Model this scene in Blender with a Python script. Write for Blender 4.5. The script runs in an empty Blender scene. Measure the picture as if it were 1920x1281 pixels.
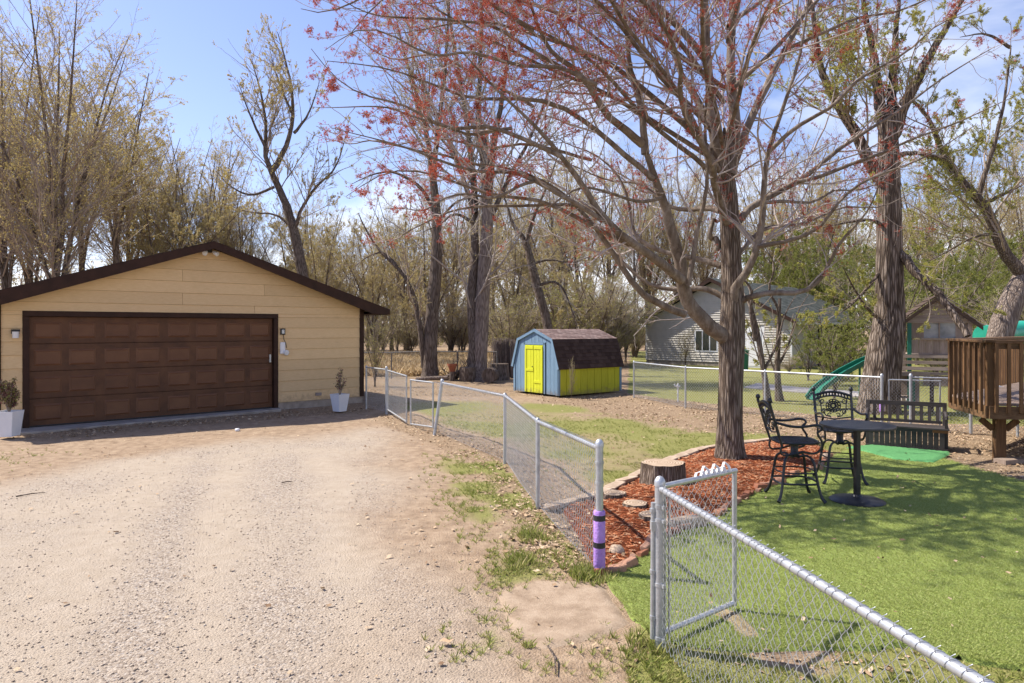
import bpy, math, random
import numpy as np
from mathutils import Vector, Matrix
R = math.radians
scene = bpy.context.scene
COL = scene.collection
F, CAMH, HZ = 1300.0, 2.1, 613.0      # focal length in photo pixels, eye height, horizon row

# ---------------------------------------------------------------- camera
cam = bpy.data.cameras.new('camera'); camo = bpy.data.objects.new('camera', cam); COL.objects.link(camo)
camo.location = (0, 0, CAMH); camo.rotation_euler = (R(90), 0, 0)
cam.sensor_width = 36; cam.lens = F / 1920 * 36; cam.shift_y = -(640.5 - HZ) / 1920
cam.clip_start = 0.05; cam.clip_end = 2000
scene.camera = camo

# ---------------------------------------------------------------- sky and sun
SUN_EL = 51.0; SUN_DIR = (-0.955, 0.295)         # towards the sun on the ground plane
SUN_AZ = math.atan2(SUN_DIR[0], SUN_DIR[1])
world = bpy.data.worlds.new('World'); scene.world = world; world.use_nodes = True
wn = world.node_tree.nodes; wl = world.node_tree.links
for n in list(wn): wn.remove(n)
w_out = wn.new('ShaderNodeOutputWorld'); w_bg = wn.new('ShaderNodeBackground'); sky = wn.new('ShaderNodeTexSky')
sky.sky_type = 'NISHITA'; sky.sun_disc = False; sky.sun_elevation = R(SUN_EL); sky.sun_rotation = SUN_AZ
sky.altitude = 200; sky.air_density = 1.0; sky.dust_density = 0.7; sky.ozone_density = 1.5
w_bg.inputs['Strength'].default_value = 0.125
tc = wn.new('ShaderNodeTexCoord'); sep = wn.new('ShaderNodeSeparateXYZ'); wl.new(tc.outputs['Generated'], sep.inputs[0])
# cloud layer: direction projected on a plane overhead, thickening to a bank towards the horizon
def wmath(op, a, b=None, c=None, clamp=False):
    m = wn.new('ShaderNodeMath'); m.operation = op; m.use_clamp = clamp
    for i, v in enumerate((a, b, c)):
        if v is None: continue
        if isinstance(v, (int, float)): m.inputs[i].default_value = v
        else: wl.new(v, m.inputs[i])
    return m.outputs[0]
zc = wmath('ADD', wmath('MAXIMUM', sep.outputs['Z'], 0.0), 0.12)
cx = wmath('DIVIDE', sep.outputs['X'], zc); cy = wmath('DIVIDE', sep.outputs['Y'], zc)
comb = wn.new('ShaderNodeCombineXYZ'); wl.new(cx, comb.inputs[0]); wl.new(cy, comb.inputs[1])
nz = wn.new('ShaderNodeTexNoise'); nz.inputs['Scale'].default_value = 0.55; nz.inputs['Detail'].default_value = 7; nz.inputs['Roughness'].default_value = 0.58
nz.inputs['Distortion'].default_value = 0.4
wl.new(comb.outputs[0], nz.inputs['Vector'])
bank = wmath('MULTIPLY', wmath('SUBTRACT', 0.40, sep.outputs['Z']), 0.62)
side = wmath('MULTIPLY', sep.outputs['X'], 0.20)
cl = wmath('ADD', wmath('ADD', nz.outputs['Fac'], bank), side)
cl = wmath('MULTIPLY', wmath('SUBTRACT', cl, 0.60), 4.5, clamp=True)
wmix = wn.new('ShaderNodeMixRGB'); wl.new(cl, wmix.inputs['Fac'])
skg = wn.new('ShaderNodeMixRGB'); skg.blend_type = 'MULTIPLY'; skg.inputs['Fac'].default_value = 1
skg.inputs['Color2'].default_value = (0.80, 0.74, 0.86, 1)
wl.new(sky.outputs[0], skg.inputs['Color1'])
wl.new(skg.outputs[0], wmix.inputs['Color1']); wmix.inputs['Color2'].default_value = (5.6, 5.7, 6.0, 1)
wl.new(wmix.outputs[0], w_bg.inputs['Color']); wl.new(w_bg.outputs[0], w_out.inputs[0])

sun = bpy.data.lights.new('sun', 'SUN'); sun.energy = 4.0; sun.angle = R(0.53); sun.color = (1.0, 0.935, 0.84)
suno = bpy.data.objects.new('sun', sun); COL.objects.link(suno)
_e = R(SUN_EL); _n = math.hypot(*SUN_DIR)
sdir = Vector((SUN_DIR[0] / _n * math.cos(_e), SUN_DIR[1] / _n * math.cos(_e), math.sin(_e)))
suno.rotation_euler = sdir.to_track_quat('Z', 'Y').to_euler(); suno.location = (-20, 5, 30)
scene.view_settings.view_transform = 'Standard'; scene.view_settings.look = 'None'
scene.view_settings.gamma = 1; scene.view_settings.use_curve_mapping = False
scene.view_settings.exposure = 1.0
scene.render.engine = 'CYCLES'
scene.cycles.max_bounces = 6; scene.cycles.diffuse_bounces = 3; scene.cycles.transparent_max_bounces = 12

# ---------------------------------------------------------------- placing
def G(px, py, z=0.0):                       # point of the level z seen at a photo pixel
    d = F * (CAMH - z) / (py - HZ); return ((px - 960) / F * d, d)
def P3(px, py, d): return ((px - 960) / F * d, d, CAMH - (py - HZ) / F * d)
def GP(lst): return [G(*p) for p in lst]

# ---------------------------------------------------------------- materials
def lin(c):
    f = lambda v: v / 12.92 if v <= 0.04045 else ((v + 0.055) / 1.055) ** 2.4
    return tuple(f(v / 255) for v in c)
class NT:
    def __init__(s, name):
        s.m = bpy.data.materials.new(name); s.m.use_nodes = True
        s.t = s.m.node_tree; s.n = s.t.nodes; s.l = s.t.links
        s.b = s.n['Principled BSDF']; s.out = s.n['Material Output']
        s.tc = s.n.new('ShaderNodeTexCoord')
    def set(s, inp, v):
        if hasattr(v, 'is_output'): s.l.new(v, inp)
        elif isinstance(v, tuple) and len(v) == 3 and inp.type == 'RGBA': inp.default_value = (*v, 1)
        else: inp.default_value = v
    def map(s, scale=(1, 1, 1), coord='Object', rot=(0, 0, 0), loc=(0, 0, 0)):
        m = s.n.new('ShaderNodeMapping'); s.l.new(s.tc.outputs[coord], m.inputs[0])
        m.inputs['Scale'].default_value = scale; m.inputs['Rotation'].default_value = rot; m.inputs['Location'].default_value = loc
        return m.outputs[0]
    def noise(s, scale, detail=4, rough=0.55, vec=None, dist=0.0):
        n = s.n.new('ShaderNodeTexNoise'); n.inputs['Scale'].default_value = scale; n.inputs['Detail'].default_value = detail
        n.inputs['Roughness'].default_value = rough; n.inputs['Distortion'].default_value = dist
        s.l.new(vec if vec is not None else s.tc.outputs['Object'], n.inputs['Vector']); return n.outputs['Fac']
    def voro(s, scale, vec=None, feature='F1', out='Distance'):
        n = s.n.new('ShaderNodeTexVoronoi'); n.feature = feature; n.inputs['Scale'].default_value = scale
        s.l.new(vec if vec is not None else s.tc.outputs['Object'], n.inputs['Vector']); return n.outputs[out]
    def ramp(s, fac, stops):
        r = s.n.new('ShaderNodeValToRGB'); s.l.new(fac, r.inputs[0]); e = r.color_ramp.elements
        while len(e) < len(stops): e.new(0.5)
        for el, (p, c) in zip(e, stops):
            el.position = p; el.color = (*c, 1) if not isinstance(c, (int, float)) else (c, c, c, 1)
        return r.outputs[0]
    def mix(s, f, a, b, mode='MIX'):
        m = s.n.new('ShaderNodeMixRGB'); m.blend_type = mode
        s.set(m.inputs[0], f); s.set(m.inputs[1], a); s.set(m.inputs[2], b); return m.outputs[0]
    def math(s, op, a, b=None, clamp=False):
        m = s.n.new('ShaderNodeMath'); m.operation = op; m.use_clamp = clamp
        s.set(m.inputs[0], a)
        if b is not None: s.set(m.inputs[1], b)
        return m.outputs[0]
    def island(s):
        g = s.n.new('ShaderNodeNewGeometry'); return g.outputs['Random Per Island']
    def rand(s):
        g = s.n.new('ShaderNodeObjectInfo'); return g.outputs['Random']
    def attr(s, name):
        a = s.n.new('ShaderNodeAttribute'); a.attribute_name = name; return a
    def bump(s, h, strength=0.3, dist=0.02):
        b = s.n.new('ShaderNodeBump'); b.inputs['Strength'].default_value = strength; b.inputs['Distance'].default_value = dist
        s.l.new(h, b.inputs['Height']); s.l.new(b.outputs[0], s.b.inputs['Normal']); return b
    def fin(s, color, rough=0.8, metal=0.0, spec=0.3):
        s.set(s.b.inputs['Base Color'], color); s.set(s.b.inputs['Roughness'], rough)
        s.b.inputs['Metallic'].default_value = metal; s.b.inputs['Specular IOR Level'].default_value = spec
        return s.m

def mottled(name, c1, c2, scale=6, rough=0.8, metal=0, bump=0.15, bscale=40, spec=0.3, stretch=(1, 1, 1), perobj=0.0, third=None):
    k = NT(name); v = k.map(stretch)
    f = k.noise(scale, 6, 0.6, v)
    st = [(0.3, c1), (0.7, c2)]
    if third: st = [(0.28, c1), (0.5, c2), (0.72, third)]
    c = k.ramp(f, st)
    if perobj:
        r = k.rand(); h = k.n.new('ShaderNodeHueSaturation'); k.l.new(c, h.inputs['Color'])
        k.l.new(k.math('ADD', k.math('MULTIPLY', r, perobj), 1 - perobj / 2), h.inputs['Value']); c = h.outputs[0]
    if bump: k.bump(k.noise(bscale, 4, 0.6, v), bump, 0.02)
    return k.fin(c, rough, metal, spec)

def bark(name, c1, c2, c3, sc=1.0, strength=0.9):
    k = NT(name); v = k.map((sc, sc, sc * 0.16))
    vo = k.voro(30, k.map((sc, sc, sc * 0.09)), 'DISTANCE_TO_EDGE')
    n = k.noise(15, 9, 0.72, v, 0.8)
    h = k.math('ADD', k.math('MULTIPLY', k.math('MINIMUM', vo, 0.25), 2.0), n)
    c = k.ramp(h, [(0.35, c1), (0.75, c2), (1.05, c3)])
    c = k.mix(k.math('MULTIPLY', k.noise(1.1, 3), 0.5), c, c1)
    k.bump(h, strength, 0.035)
    return k.fin(c, 0.92, 0, 0.15)
def leafy(name, cols, transl=0.35, rough=0.6):
    k = NT(name); r = k.island()
    n = len(cols); c = k.ramp(r, [(i / max(1, n - 1), q) for i, q in enumerate(cols)])
    k.fin(c, rough, 0, 0.25)
    t = k.n.new('ShaderNodeBsdfTranslucent'); k.l.new(c, t.inputs[0])
    mx = k.n.new('ShaderNodeMixShader'); mx.inputs[0].default_value = transl
    k.l.new(k.b.outputs[0], mx.inputs[1]); k.l.new(t.outputs[0], mx.inputs[2]); k.l.new(mx.outputs[0], k.out.inputs[0])
    return k.m
def island_mat(name, cols, rough=0.85, bump=0):
    k = NT(name); r = k.island(); n = len(cols)
    c = k.ramp(r, [(i / max(1, n - 1), q) for i, q in enumerate(cols)])
    if bump: k.bump(k.noise(60, 4), bump, 0.01)
    return k.fin(c, rough, 0, 0.2)
def splash(k, c, top=0.45, col=(0.17, 0.12, 0.08), amt=0.75):     # dried mud thrown up from the ground
    s = k.n.new('ShaderNodeSeparateXYZ'); k.l.new(k.tc.outputs['Object'], s.inputs[0])
    h = k.math('MULTIPLY', k.math('SUBTRACT', top, s.outputs['Z']), 1 / top, True)
    return k.mix(k.math('MULTIPLY', k.math('MULTIPLY', k.math('SUBTRACT', k.math('ADD', k.noise(9, 6, .7), k.math('MULTIPLY', h, 0.45)), 0.68), 4.0, True), amt), c, col)
def wood(name, c1, c2, c3=None, axis=2, perobj=0.25, bump=0.25, rough=0.8, sc=1.0, mud=0):
    st = [9 * sc] * 3; st[axis] = 0.7 * sc
    k = NT(name); v = k.map(tuple(st)); n = k.noise(3.0, 7, 0.65, v, 0.8)
    big = k.noise(2.2, 3)
    c = k.ramp(n, [(0.3, c1), (0.62, c2)] + ([(0.8, c3)] if c3 else []))
    c = k.mix(k.math('MULTIPLY', big, 0.35), c, c1)
    r = k.rand(); h = k.n.new('ShaderNodeHueSaturation'); k.l.new(c, h.inputs['Color'])
    k.l.new(k.math('ADD', k.math('MULTIPLY', r, perobj), 1 - perobj / 2), h.inputs['Value'])
    if bump: k.bump(n, bump, 0.01)
    return k.fin(splash(k, h.outputs[0], mud, amt=.6) if mud else h.outputs[0], rough, 0, 0.25)

# ---------------------------------------------------------------- mesh helpers
def mesh_np(name, V, Q=None, T=None, smooth=False):
    V = np.asarray(V, np.float32).reshape(-1, 3); me = bpy.data.meshes.new(name)
    nq = 0 if Q is None else len(Q); nt = 0 if T is None else len(T)
    loops = np.concatenate(([np.asarray(Q, np.int32).ravel()] if nq else []) + ([np.asarray(T, np.int32).ravel()] if nt else []))
    ls = np.concatenate(([np.arange(nq, dtype=np.int32) * 4] if nq else []) + ([nq * 4 + np.arange(nt, dtype=np.int32) * 3] if nt else []))
    me.vertices.add(len(V)); me.vertices.foreach_set('co', V.ravel())
    me.loops.add(len(loops)); me.loops.foreach_set('vertex_index', loops)
    me.polygons.add(nq + nt); me.polygons.foreach_set('loop_start', ls)
    if smooth: me.polygons.foreach_set('use_smooth', np.ones(nq + nt, bool))
    me.update(calc_edges=True); return me
def link(name, me, mat, parent=None, loc=None, **props):
    o = bpy.data.objects.new(name, me); COL.objects.link(o)
    if mat and me and not me.materials: me.materials.append(mat)
    if parent is not None: o.parent = parent
    if loc is not None: o.location = loc
    for k, v in props.items(): o[k] = v
    return o
def thing(name, label, category, loc=(0, 0, 0), rz=0.0, group=None):
    o = bpy.data.objects.new(name, None); COL.objects.link(o); o.empty_display_size = 0.2
    o.location = loc; o.rotation_euler = (0, 0, rz); o['label'] = label; o['category'] = category
    if group: o['group'] = group
    return o
def tag(o, label, category, group=None):
    o['label'] = label; o['category'] = category
    if group: o['group'] = group
    return o
def copy_tree(o, parent=None, label=None):
    c = o.copy(); COL.objects.link(c)
    if parent is not None: c.parent = parent
    if label: c['label'] = label
    for ch in list(o.children): copy_tree(ch, c)
    return c

class MB:
    def __init__(s): s.v = []; s.f = []
    def add(s, vs, fs):
        b = len(s.v); s.v += [tuple(v) for v in vs]; s.f += [tuple(i + b for i in f) for f in fs]; return s
    def box(s, c, size, rz=0.0, taper=1.0):
        x, y, z = (q / 2 for q in size); co, si = math.cos(rz), math.sin(rz); vs = []
        for dz in (-1, 1):
            t = taper if dz > 0 else 1
            for dx, dy in ((-1, -1), (1, -1), (1, 1), (-1, 1)):
                a, b = dx * x * t, dy * y * t
                vs.append((c[0] + a * co - b * si, c[1] + a * si + b * co, c[2] + dz * z))
        return s.add(vs, [(3, 2, 1, 0), (4, 5, 6, 7), (0, 1, 5, 4), (1, 2, 6, 5), (2, 3, 7, 6), (3, 0, 4, 7)])
    def bx(s, x0, x1, y0, y1, z0, z1): return s.box(((x0 + x1) / 2, (y0 + y1) / 2, (z0 + z1) / 2), (x1 - x0, y1 - y0, z1 - z0))
    def beam(s, p, q, w, h, up=(0, 0, 1)):
        p, q = Vector(p), Vector(q); t = (q - p).normalized(); u = Vector(up)
        a = t.cross(u)
        if a.length < 1e-4: a = t.cross(Vector((1, 0, 0)))
        a.normalize(); b = a.cross(t).normalized(); a *= w / 2; b *= h / 2
        vs = [p - a - b, p + a - b, p + a + b, p - a + b, q - a - b, q + a - b, q + a + b, q - a + b]
        return s.add(vs, [(0, 1, 2, 3), (7, 6, 5, 4), (0, 4, 5, 1), (1, 5, 6, 2), (2, 6, 7, 3), (3, 7, 4, 0)])
    def tube(s, pts, r, k=8, cap=True, closed=False):
        pts = [Vector(p) for p in pts]; n = len(pts); rs = r if isinstance(r, (list, tuple)) else [r] * n
        prev = None; rings = []
        for i, p in enumerate(pts):
            if closed: t = pts[(i + 1) % n] - pts[i - 1]
            else: t = pts[min(i + 1, n - 1)] - pts[max(i - 1, 0)]
            t.normalize()
            if prev is None:
                ref = Vector((0, 0, 1)) if abs(t.z) < 0.9 else Vector((1, 0, 0)); u = t.cross(ref).normalized()
            else:
                u = prev - t * prev.dot(t); u.normalize()
            prev = u; w = t.cross(u)
            rings.append([p + (u * math.cos(2 * math.pi * j / k) + w * math.sin(2 * math.pi * j / k)) * rs[i] for j in range(k)])
        vs = [v for rg in rings for v in rg]; fs = []
        m = n if closed else n - 1
        for i in range(m):
            a, b = i * k, ((i + 1) % n) * k
            for j in range(k): fs.append((a + j, a + (j + 1) % k, b + (j + 1) % k, b + j))
        if cap and not closed: fs += [tuple(range(k - 1, -1, -1)), tuple((n - 1) * k + j for j in range(k))]
        return s.add(vs, fs)
    def cyl(s, p, q, r, k=12, r2=None): return s.tube([p, q], [r, r if r2 is None else r2], k)
    def lathe(s, prof, c=(0, 0, 0), k=20):
        vs = []; fs = []
        for (r, z) in prof:
            for j in range(k):
                a = 2 * math.pi * j / k; vs.append((c[0] + r * math.cos(a), c[1] + r * math.sin(a), c[2] + z))
        for i in range(len(prof) - 1):
            for j in range(k): fs.append((i * k + j, i * k + (j + 1) % k, (i + 1) * k + (j + 1) % k, (i + 1) * k + j))
        fs += [tuple(range(k - 1, -1, -1)), tuple((len(prof) - 1) * k + j for j in range(k))]
        return s.add(vs, fs)
    def prism(s, poly, a, b, axis='y'):                     # polygon in xz (axis y) or xy (axis z), extruded a..b
        n = len(poly)
        if axis == 'y': vs = [(x, a, z) for x, z in poly] + [(x, b, z) for x, z in poly]
        elif axis == 'x': vs = [(a, x, z) for x, z in poly] + [(b, x, z) for x, z in poly]
        else: vs = [(x, y, a) for x, y in poly] + [(x, y, b) for x, y in poly]
        fs = [tuple(range(n)), tuple(range(2 * n - 1, n - 1, -1))] + [(i, i + n, (i + 1) % n + n, (i + 1) % n) for i in range(n)]
        return s.add(vs, fs)
    def mesh(s, name, smooth=False):
        me = bpy.data.meshes.new(name); me.from_pydata(s.v, [], s.f); me.validate()
        import bmesh
        bm = bmesh.new(); bm.from_mesh(me); bmesh.ops.recalc_face_normals(bm, faces=bm.faces); bm.to_mesh(me); bm.free()
        if smooth:
            me.polygons.foreach_set('use_smooth', [True] * len(me.polygons))
            try: me.set_sharp_from_angle(angle=R(40))
            except Exception: pass
        return me
    def build(s, name, mat, parent=None, loc=None, smooth=False, bevel=0, **props):
        o = link(name, s.mesh(name, smooth), mat, parent, loc, **props)
        if bevel:
            m = o.modifiers.new('bevel', 'BEVEL'); m.width = bevel; m.segments = 1; m.limit_method = 'ANGLE'
        return o

def tubes(P, Rr, k):                       # batch of polylines -> arrays
    P = np.asarray(P, np.float64); B, n, _ = P.shape; Rr = np.asarray(Rr, np.float64)
    T = np.gradient(P, axis=1); T /= np.linalg.norm(T, axis=2, keepdims=True) + 1e-9
    mt = T.mean(axis=1); ref = np.eye(3)[np.argmin(np.abs(mt), axis=1)][:, None, :]
    U = np.cross(T, ref); U /= np.linalg.norm(U, axis=2, keepdims=True) + 1e-9
    W = np.cross(T, U)
    a = np.arange(k) * 2 * np.pi / k
    V = P[:, :, None, :] + Rr[:, :, None, None] * (U[:, :, None, :] * np.cos(a)[None, None, :, None] + W[:, :, None, :] * np.sin(a)[None, None, :, None])
    idx = np.arange(B * n * k).reshape(B, n, k)
    q = np.stack([idx[:, :-1], np.roll(idx[:, :-1], -1, axis=2), np.roll(idx[:, 1:], -1, axis=2), idx[:, 1:]], axis=-1).reshape(-1, 4)
    return V.reshape(-1, 3), q
def poly_tubes(polys, ksides):             # polys: list of (pts, radii); grouped by length
    groups = {}
    for p, r in polys: groups.setdefault(len(p), []).append((p, r))
    Vs, Qs, off = [], [], 0
    for n, lst in groups.items():
        V, q = tubes(np.array([a for a, _ in lst]), np.array([b for _, b in lst]), ksides)
        Vs.append(V); Qs.append(q + off); off += len(V)
    return np.concatenate(Vs), np.concatenate(Qs)
def rot_rand(rng, n, tilt=math.pi):
    # random rotations: spin about z then tilt about a random horizontal axis
    s = rng.uniform(0, 2 * np.pi, n); a = rng.uniform(0, 2 * np.pi, n); t = rng.uniform(0, tilt, n)
    def rz(x):
        M = np.zeros((n, 3, 3)); M[:, 0, 0] = np.cos(x); M[:, 0, 1] = -np.sin(x); M[:, 1, 0] = np.sin(x); M[:, 1, 1] = np.cos(x); M[:, 2, 2] = 1; return M
    def rx(x):
        M = np.zeros((n, 3, 3)); M[:, 1, 1] = np.cos(x); M[:, 1, 2] = -np.sin(x); M[:, 2, 1] = np.sin(x); M[:, 2, 2] = np.cos(x); M[:, 0, 0] = 1; return M
    return rz(a) @ rx(t) @ rz(s)
def scatter(tv, tf, pos, rots, scale):
    tv = np.asarray(tv, float); n = len(pos); scale = np.asarray(scale, float)
    if scale.ndim == 1: scale = np.repeat(scale[:, None], 3, axis=1)
    V = np.einsum('nij,nkj->nki', rots, tv[None] * scale[:, None, :]) + np.asarray(pos)[:, None, :]
    tf = np.asarray(tf); Fa = (tf[None] + (np.arange(n) * len(tv))[:, None, None]).reshape(-1, tf.shape[1])
    return V.reshape(-1, 3), Fa

# value noise on the plane
class VN:
    def __init__(s, seed): s.g = np.random.default_rng(seed).random((256, 256))
    def __call__(s, x, y, sc=1.0, oct=4):
        x = np.asarray(x, float) * sc; y = np.asarray(y, float) * sc; t = 0; a = 1; tot = 0
        for _ in range(oct):
            xi = np.floor(x).astype(int); yi = np.floor(y).astype(int); fx = x - xi; fy = y - yi
            fx = fx * fx * (3 - 2 * fx); fy = fy * fy * (3 - 2 * fy); g = s.g
            v = (g[xi % 256, yi % 256] * (1 - fx) + g[(xi + 1) % 256, yi % 256] * fx) * (1 - fy) + (g[xi % 256, (yi + 1) % 256] * (1 - fx) + g[(xi + 1) % 256, (yi + 1) % 256] * fx) * fy
            t = t + v * a; tot += a; a *= 0.5; x = x * 2.03 + 17.3; y = y * 2.03 + 5.1
        return t / tot
vn = VN(3)
def sstep(a, b, x):
    t = np.clip((np.asarray(x, float) - a) / (b - a), 0, 1); return t * t * (3 - 2 * t)
def inside(poly, x, y):
    x = np.asarray(x, float); y = np.asarray(y, float); r = np.zeros(x.shape, bool); n = len(poly)
    for i in range(n):
        x1, y1 = poly[i]; x2, y2 = poly[(i + 1) % n]
        c = (y1 > y) != (y2 > y)
        if y1 == y2: continue
        r ^= c & (x < (x2 - x1) * (y - y1) / (y2 - y1) + x1)
    return r
def dline(pl, x, y, closed=False):
    x = np.asarray(x, float); y = np.asarray(y, float); d = np.full(x.shape, 1e9); n = len(pl)
    for i in range(n if closed else n - 1):
        x1, y1 = pl[i]; x2, y2 = pl[(i + 1) % n]; vx, vy = x2 - x1, y2 - y1
        t = np.clip(((x - x1) * vx + (y - y1) * vy) / (vx * vx + vy * vy + 1e-12), 0, 1)
        d = np.minimum(d, np.hypot(x - x1 - t * vx, y - y1 - t * vy))
    return d
def sdf(poly, x, y):                        # positive inside
    d = dline(poly, x, y, True); return np.where(inside(poly, x, y), d, -d)
# ================================================================ THE SETTING: ground
GO = Vector((-9.89, 14.2, 0)); GU = Vector((0.741, 0.672, 0)).normalized(); GN = Vector((0.672, -0.741, 0)).normalized()
def GL(x, y):                               # garage local (x along the front, y back) -> world
    return (GO.x + GU.x * x - GN.x * y, GO.y + GU.y * x - GN.y * y)
FENCE_L = [(-3.0, 16.8), (-2.2, 14.7), (-1.5, 13.55), (-0.11, 10.75), (0.30, 8.05), (0.74, 5.87)]
DRIVE = GP([(700, 800), (770, 815), (770, 860), (795, 930), (820, 1000), (845, 1100), (860, 1281)]) + [(-0.35, 2), (-0.2, -8), (-30, -8), (-30, 8)] + GP([(-300, 930), (0, 905), (200, 858), (400, 832)])
TURF = GP([(1126, 1084), (1150, 1058), (1195, 1046), (1250, 1003), (1330, 971), (1400, 930), (1455, 902), (1530, 879), (1562, 853), (1590, 843), (1780, 862), (1830, 880), (1925, 905)]) + [(8.6, 7.5), (8.2, 4.2)] + GP([(1990, 1275), (1920, 1258), (1824, 1244), (1697, 1212), (1634, 1221), (1530, 1219), (1400, 1226), (1275, 1212), (1228, 1196), (1178, 1160)])
MULCH = GP([(1050, 952), (1085, 1010), (1112, 1062), (1124, 1080), (1160, 1074), (1197, 1047), (1252, 1004), (1332, 972), (1402, 931), (1457, 903), (1532, 880), (1560, 852), (1530, 835), (1450, 829), (1370, 838), (1320, 846), (1260, 866), (1200, 893), (1130, 930)])
PAD = GP([(918, 1112), (1000, 1085), (1070, 1088), (1130, 1086), (1155, 1122), (1184, 1165), (1130, 1190), (1075, 1205), (1012, 1216), (950, 1188)])
PATH = GP([(1262, 1088), (1330, 1110), (1400, 1150), (1470, 1200), (1440, 1222), (1370, 1206), (1310, 1150)])
YARD = FENCE_L + [(1.2, 6.0), (3, 9.5), (8, 11.5), (9.6, 13.9), (5.0, 19.5), (3.6, 22)] + GP([(880, 715), (690, 712), (690, 765)])
NEIGH = GP([(1175, 748), (1286, 752), (1440, 768), (1655, 790), (2000, 800)]) + [(60, 20), (60, 60), (10, 60)] + GP([(1180, 668)])
STRAW = GP([(640, 706), (930, 706), (930, 669), (640, 669)])
FENCE_B = [(3.62, 20.4), (4.48, 18.0), (7.6, 14.9), (9.55, 13.8)]

def zones(x, y):
    n1 = vn(x, y, 0.55, 5); n2 = vn(x + 40, y + 9, 1.6, 4); n3 = vn(x - 13, y + 31, 0.18, 4)
    dr = sdf(DRIVE, x, y)
    gravel = sstep(-0.5, 0.9, dr + (n1 - 0.5) * 1.6)
    fl = dline(FENCE_L, x, y); iny = inside(YARD, x, y)
    # grass
    g = np.zeros_like(x, dtype=float)
    lawn = iny * sstep(0.1, 1.3, sdf(YARD, x, y)) * sstep(22.0, 18.0, y) * (0.64 + 0.36 * sstep(0.36, 0.6, n1))
    lawn = lawn * (1 - 0.75 * sstep(1.6, 0.4, dline(MULCH, x, y, True)) * sstep(9.8, 8.2, y))
    g = np.maximum(g, lawn)
    strip = sstep(1.9, 0.7, fl) * (~iny) * sstep(12.2, 10.5, y) * sstep(0.1, -0.6, dr) * 0.85
    g = np.maximum(g, strip * (0.5 + 0.5 * sstep(0.38, 0.6, n2)))
    near = sstep(0.3, -0.5, dr) * (~iny) * sstep(6.2, 5.2, y) * (x < 3.5)
    g = np.maximum(g, near * sstep(0.42, 0.66, n2 + .12 * (x > .7)) * 0.95)
    g = np.maximum(g, inside(NEIGH, x, y) * 0.95)
    leftg = sstep(-6.8, -8.4, x) * sstep(8.6, 9.4, y) * sstep(12.2, 11.2, y) * sstep(0.9, -0.3, dr) * (x > -22)
    g = np.maximum(g, leftg * (0.2 + 0.8 * sstep(-7.8, -9.0, x)) * 0.8)
    g = np.maximum(g, (y > 24) * (y < 29) * (x < 0) * 0.5 * sstep(0.4, 0.6, n2))
    # leaf litter
    l = np.zeros_like(g)
    l = np.maximum(l, sstep(0.75, 0.15, fl) * sstep(5.6, 6.6, y) * 0.85)
    back = iny * sstep(3.5, 2.1, dline(FENCE_B, x, y) + (n1 - 0.5) * 2.0)
    l = np.maximum(l, back)
    l = np.maximum(l, sstep(0.3, -0.2, sdf(TURF, x, y)) * (x > 6.3) * (y > 7.5) * (y < 15) * 0.95)
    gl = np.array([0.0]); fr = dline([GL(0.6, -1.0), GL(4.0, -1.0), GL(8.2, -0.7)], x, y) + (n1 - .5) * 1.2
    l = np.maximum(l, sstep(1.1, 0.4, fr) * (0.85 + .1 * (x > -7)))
    l = np.maximum(l, (y > 21) * (~inside(NEIGH, x, y)) * 0.75)
    l = np.maximum(l, sstep(0.45, 0.1, dline(GP([(1228, 1196), (1275, 1212), (1400, 1226), (1530, 1219), (1700, 1230)]), x, y)) * 0.22)
    st = np.where(inside(STRAW, x, y), 1.0, 0.0)
    g = g * (1 - st) * (1 - 0.8 * back); l = l * (1 - st)
    bare = sstep(-0.12, 0.15, sdf(PAD, x, y)); g = g * (1 - bare); l = l * (1 - bare)
    return g, l, gravel, st

TRK = [(GP([(372, 1281), (395, 1000), (430, 850)]), .28, 1.0), (GP([(690, 1281), (640, 1000), (600, 860)]), .35, .9), (GP([(20, 1281), (180, 1000), (300, 870)]), .4, .8),
       (GP([(230, 1281), (330, 980), (395, 850)]), .3, -.9), (GP([(570, 1281), (560, 980), (540, 850)]), .4, -.9), (GP([(780, 1281), (720, 1000), (680, 860)]), .25, -.6)]
def tracks(x, y):
    t = np.zeros_like(x)
    for pl, w, s in TRK: t += s * np.exp(-(dline(pl, x, y) / w) ** 2)
    return np.clip(t * (.5 + vn(x, y, .9, 3)), -1, 1) * .5 + .5
def axis(lo, hi, d0, g, far):
    a = [0.0]; 
    pts = list(np.arange(lo, hi, d0)); d = d0; x = hi
    while x < far: pts.append(x); d *= g; x += d
    d = d0; x = lo - d0; pre = []
    while x > -far: pre.append(x); d *= g; x -= d
    return np.array(pre[::-1] + pts)
gx = axis(-12, 12, 0.11, 1.09, 700); gy = axis(1.5, 22, 0.11, 1.09, 700)
X, Y = np.meshgrid(gx, gy, indexing='xy')
def gheight(x, y):
    x = np.asarray(x, float); y = np.asarray(y, float)
    h = (vn(x, y, 0.35, 3) - 0.5) * 0.06 + (vn(x + 7, y, 2.3, 3) - 0.5) * 0.022
    return h * sstep(400, 60, np.hypot(x, y))
nx, ny = len(gx), len(gy); idx = np.arange(nx * ny).reshape(ny, nx)
Q = np.stack([idx[:-1, :-1], idx[:-1, 1:], idx[1:, 1:], idx[1:, :-1]], -1).reshape(-1, 4)
HT = gheight(X, Y)
_m = np.maximum(np.maximum(sdf(TURF, X, Y), sdf(MULCH, X, Y)), sdf(PAD, X, Y)); HT = np.where(_m > -0.35, HT * 0.15, HT)       # flat under the laid sheets
me = mesh_np('ground', np.stack([X, Y, HT - 0.012], -1), Q, None, True)
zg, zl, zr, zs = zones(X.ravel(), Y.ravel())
att = me.color_attributes.new('zone', 'FLOAT_COLOR', 'POINT')
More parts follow.
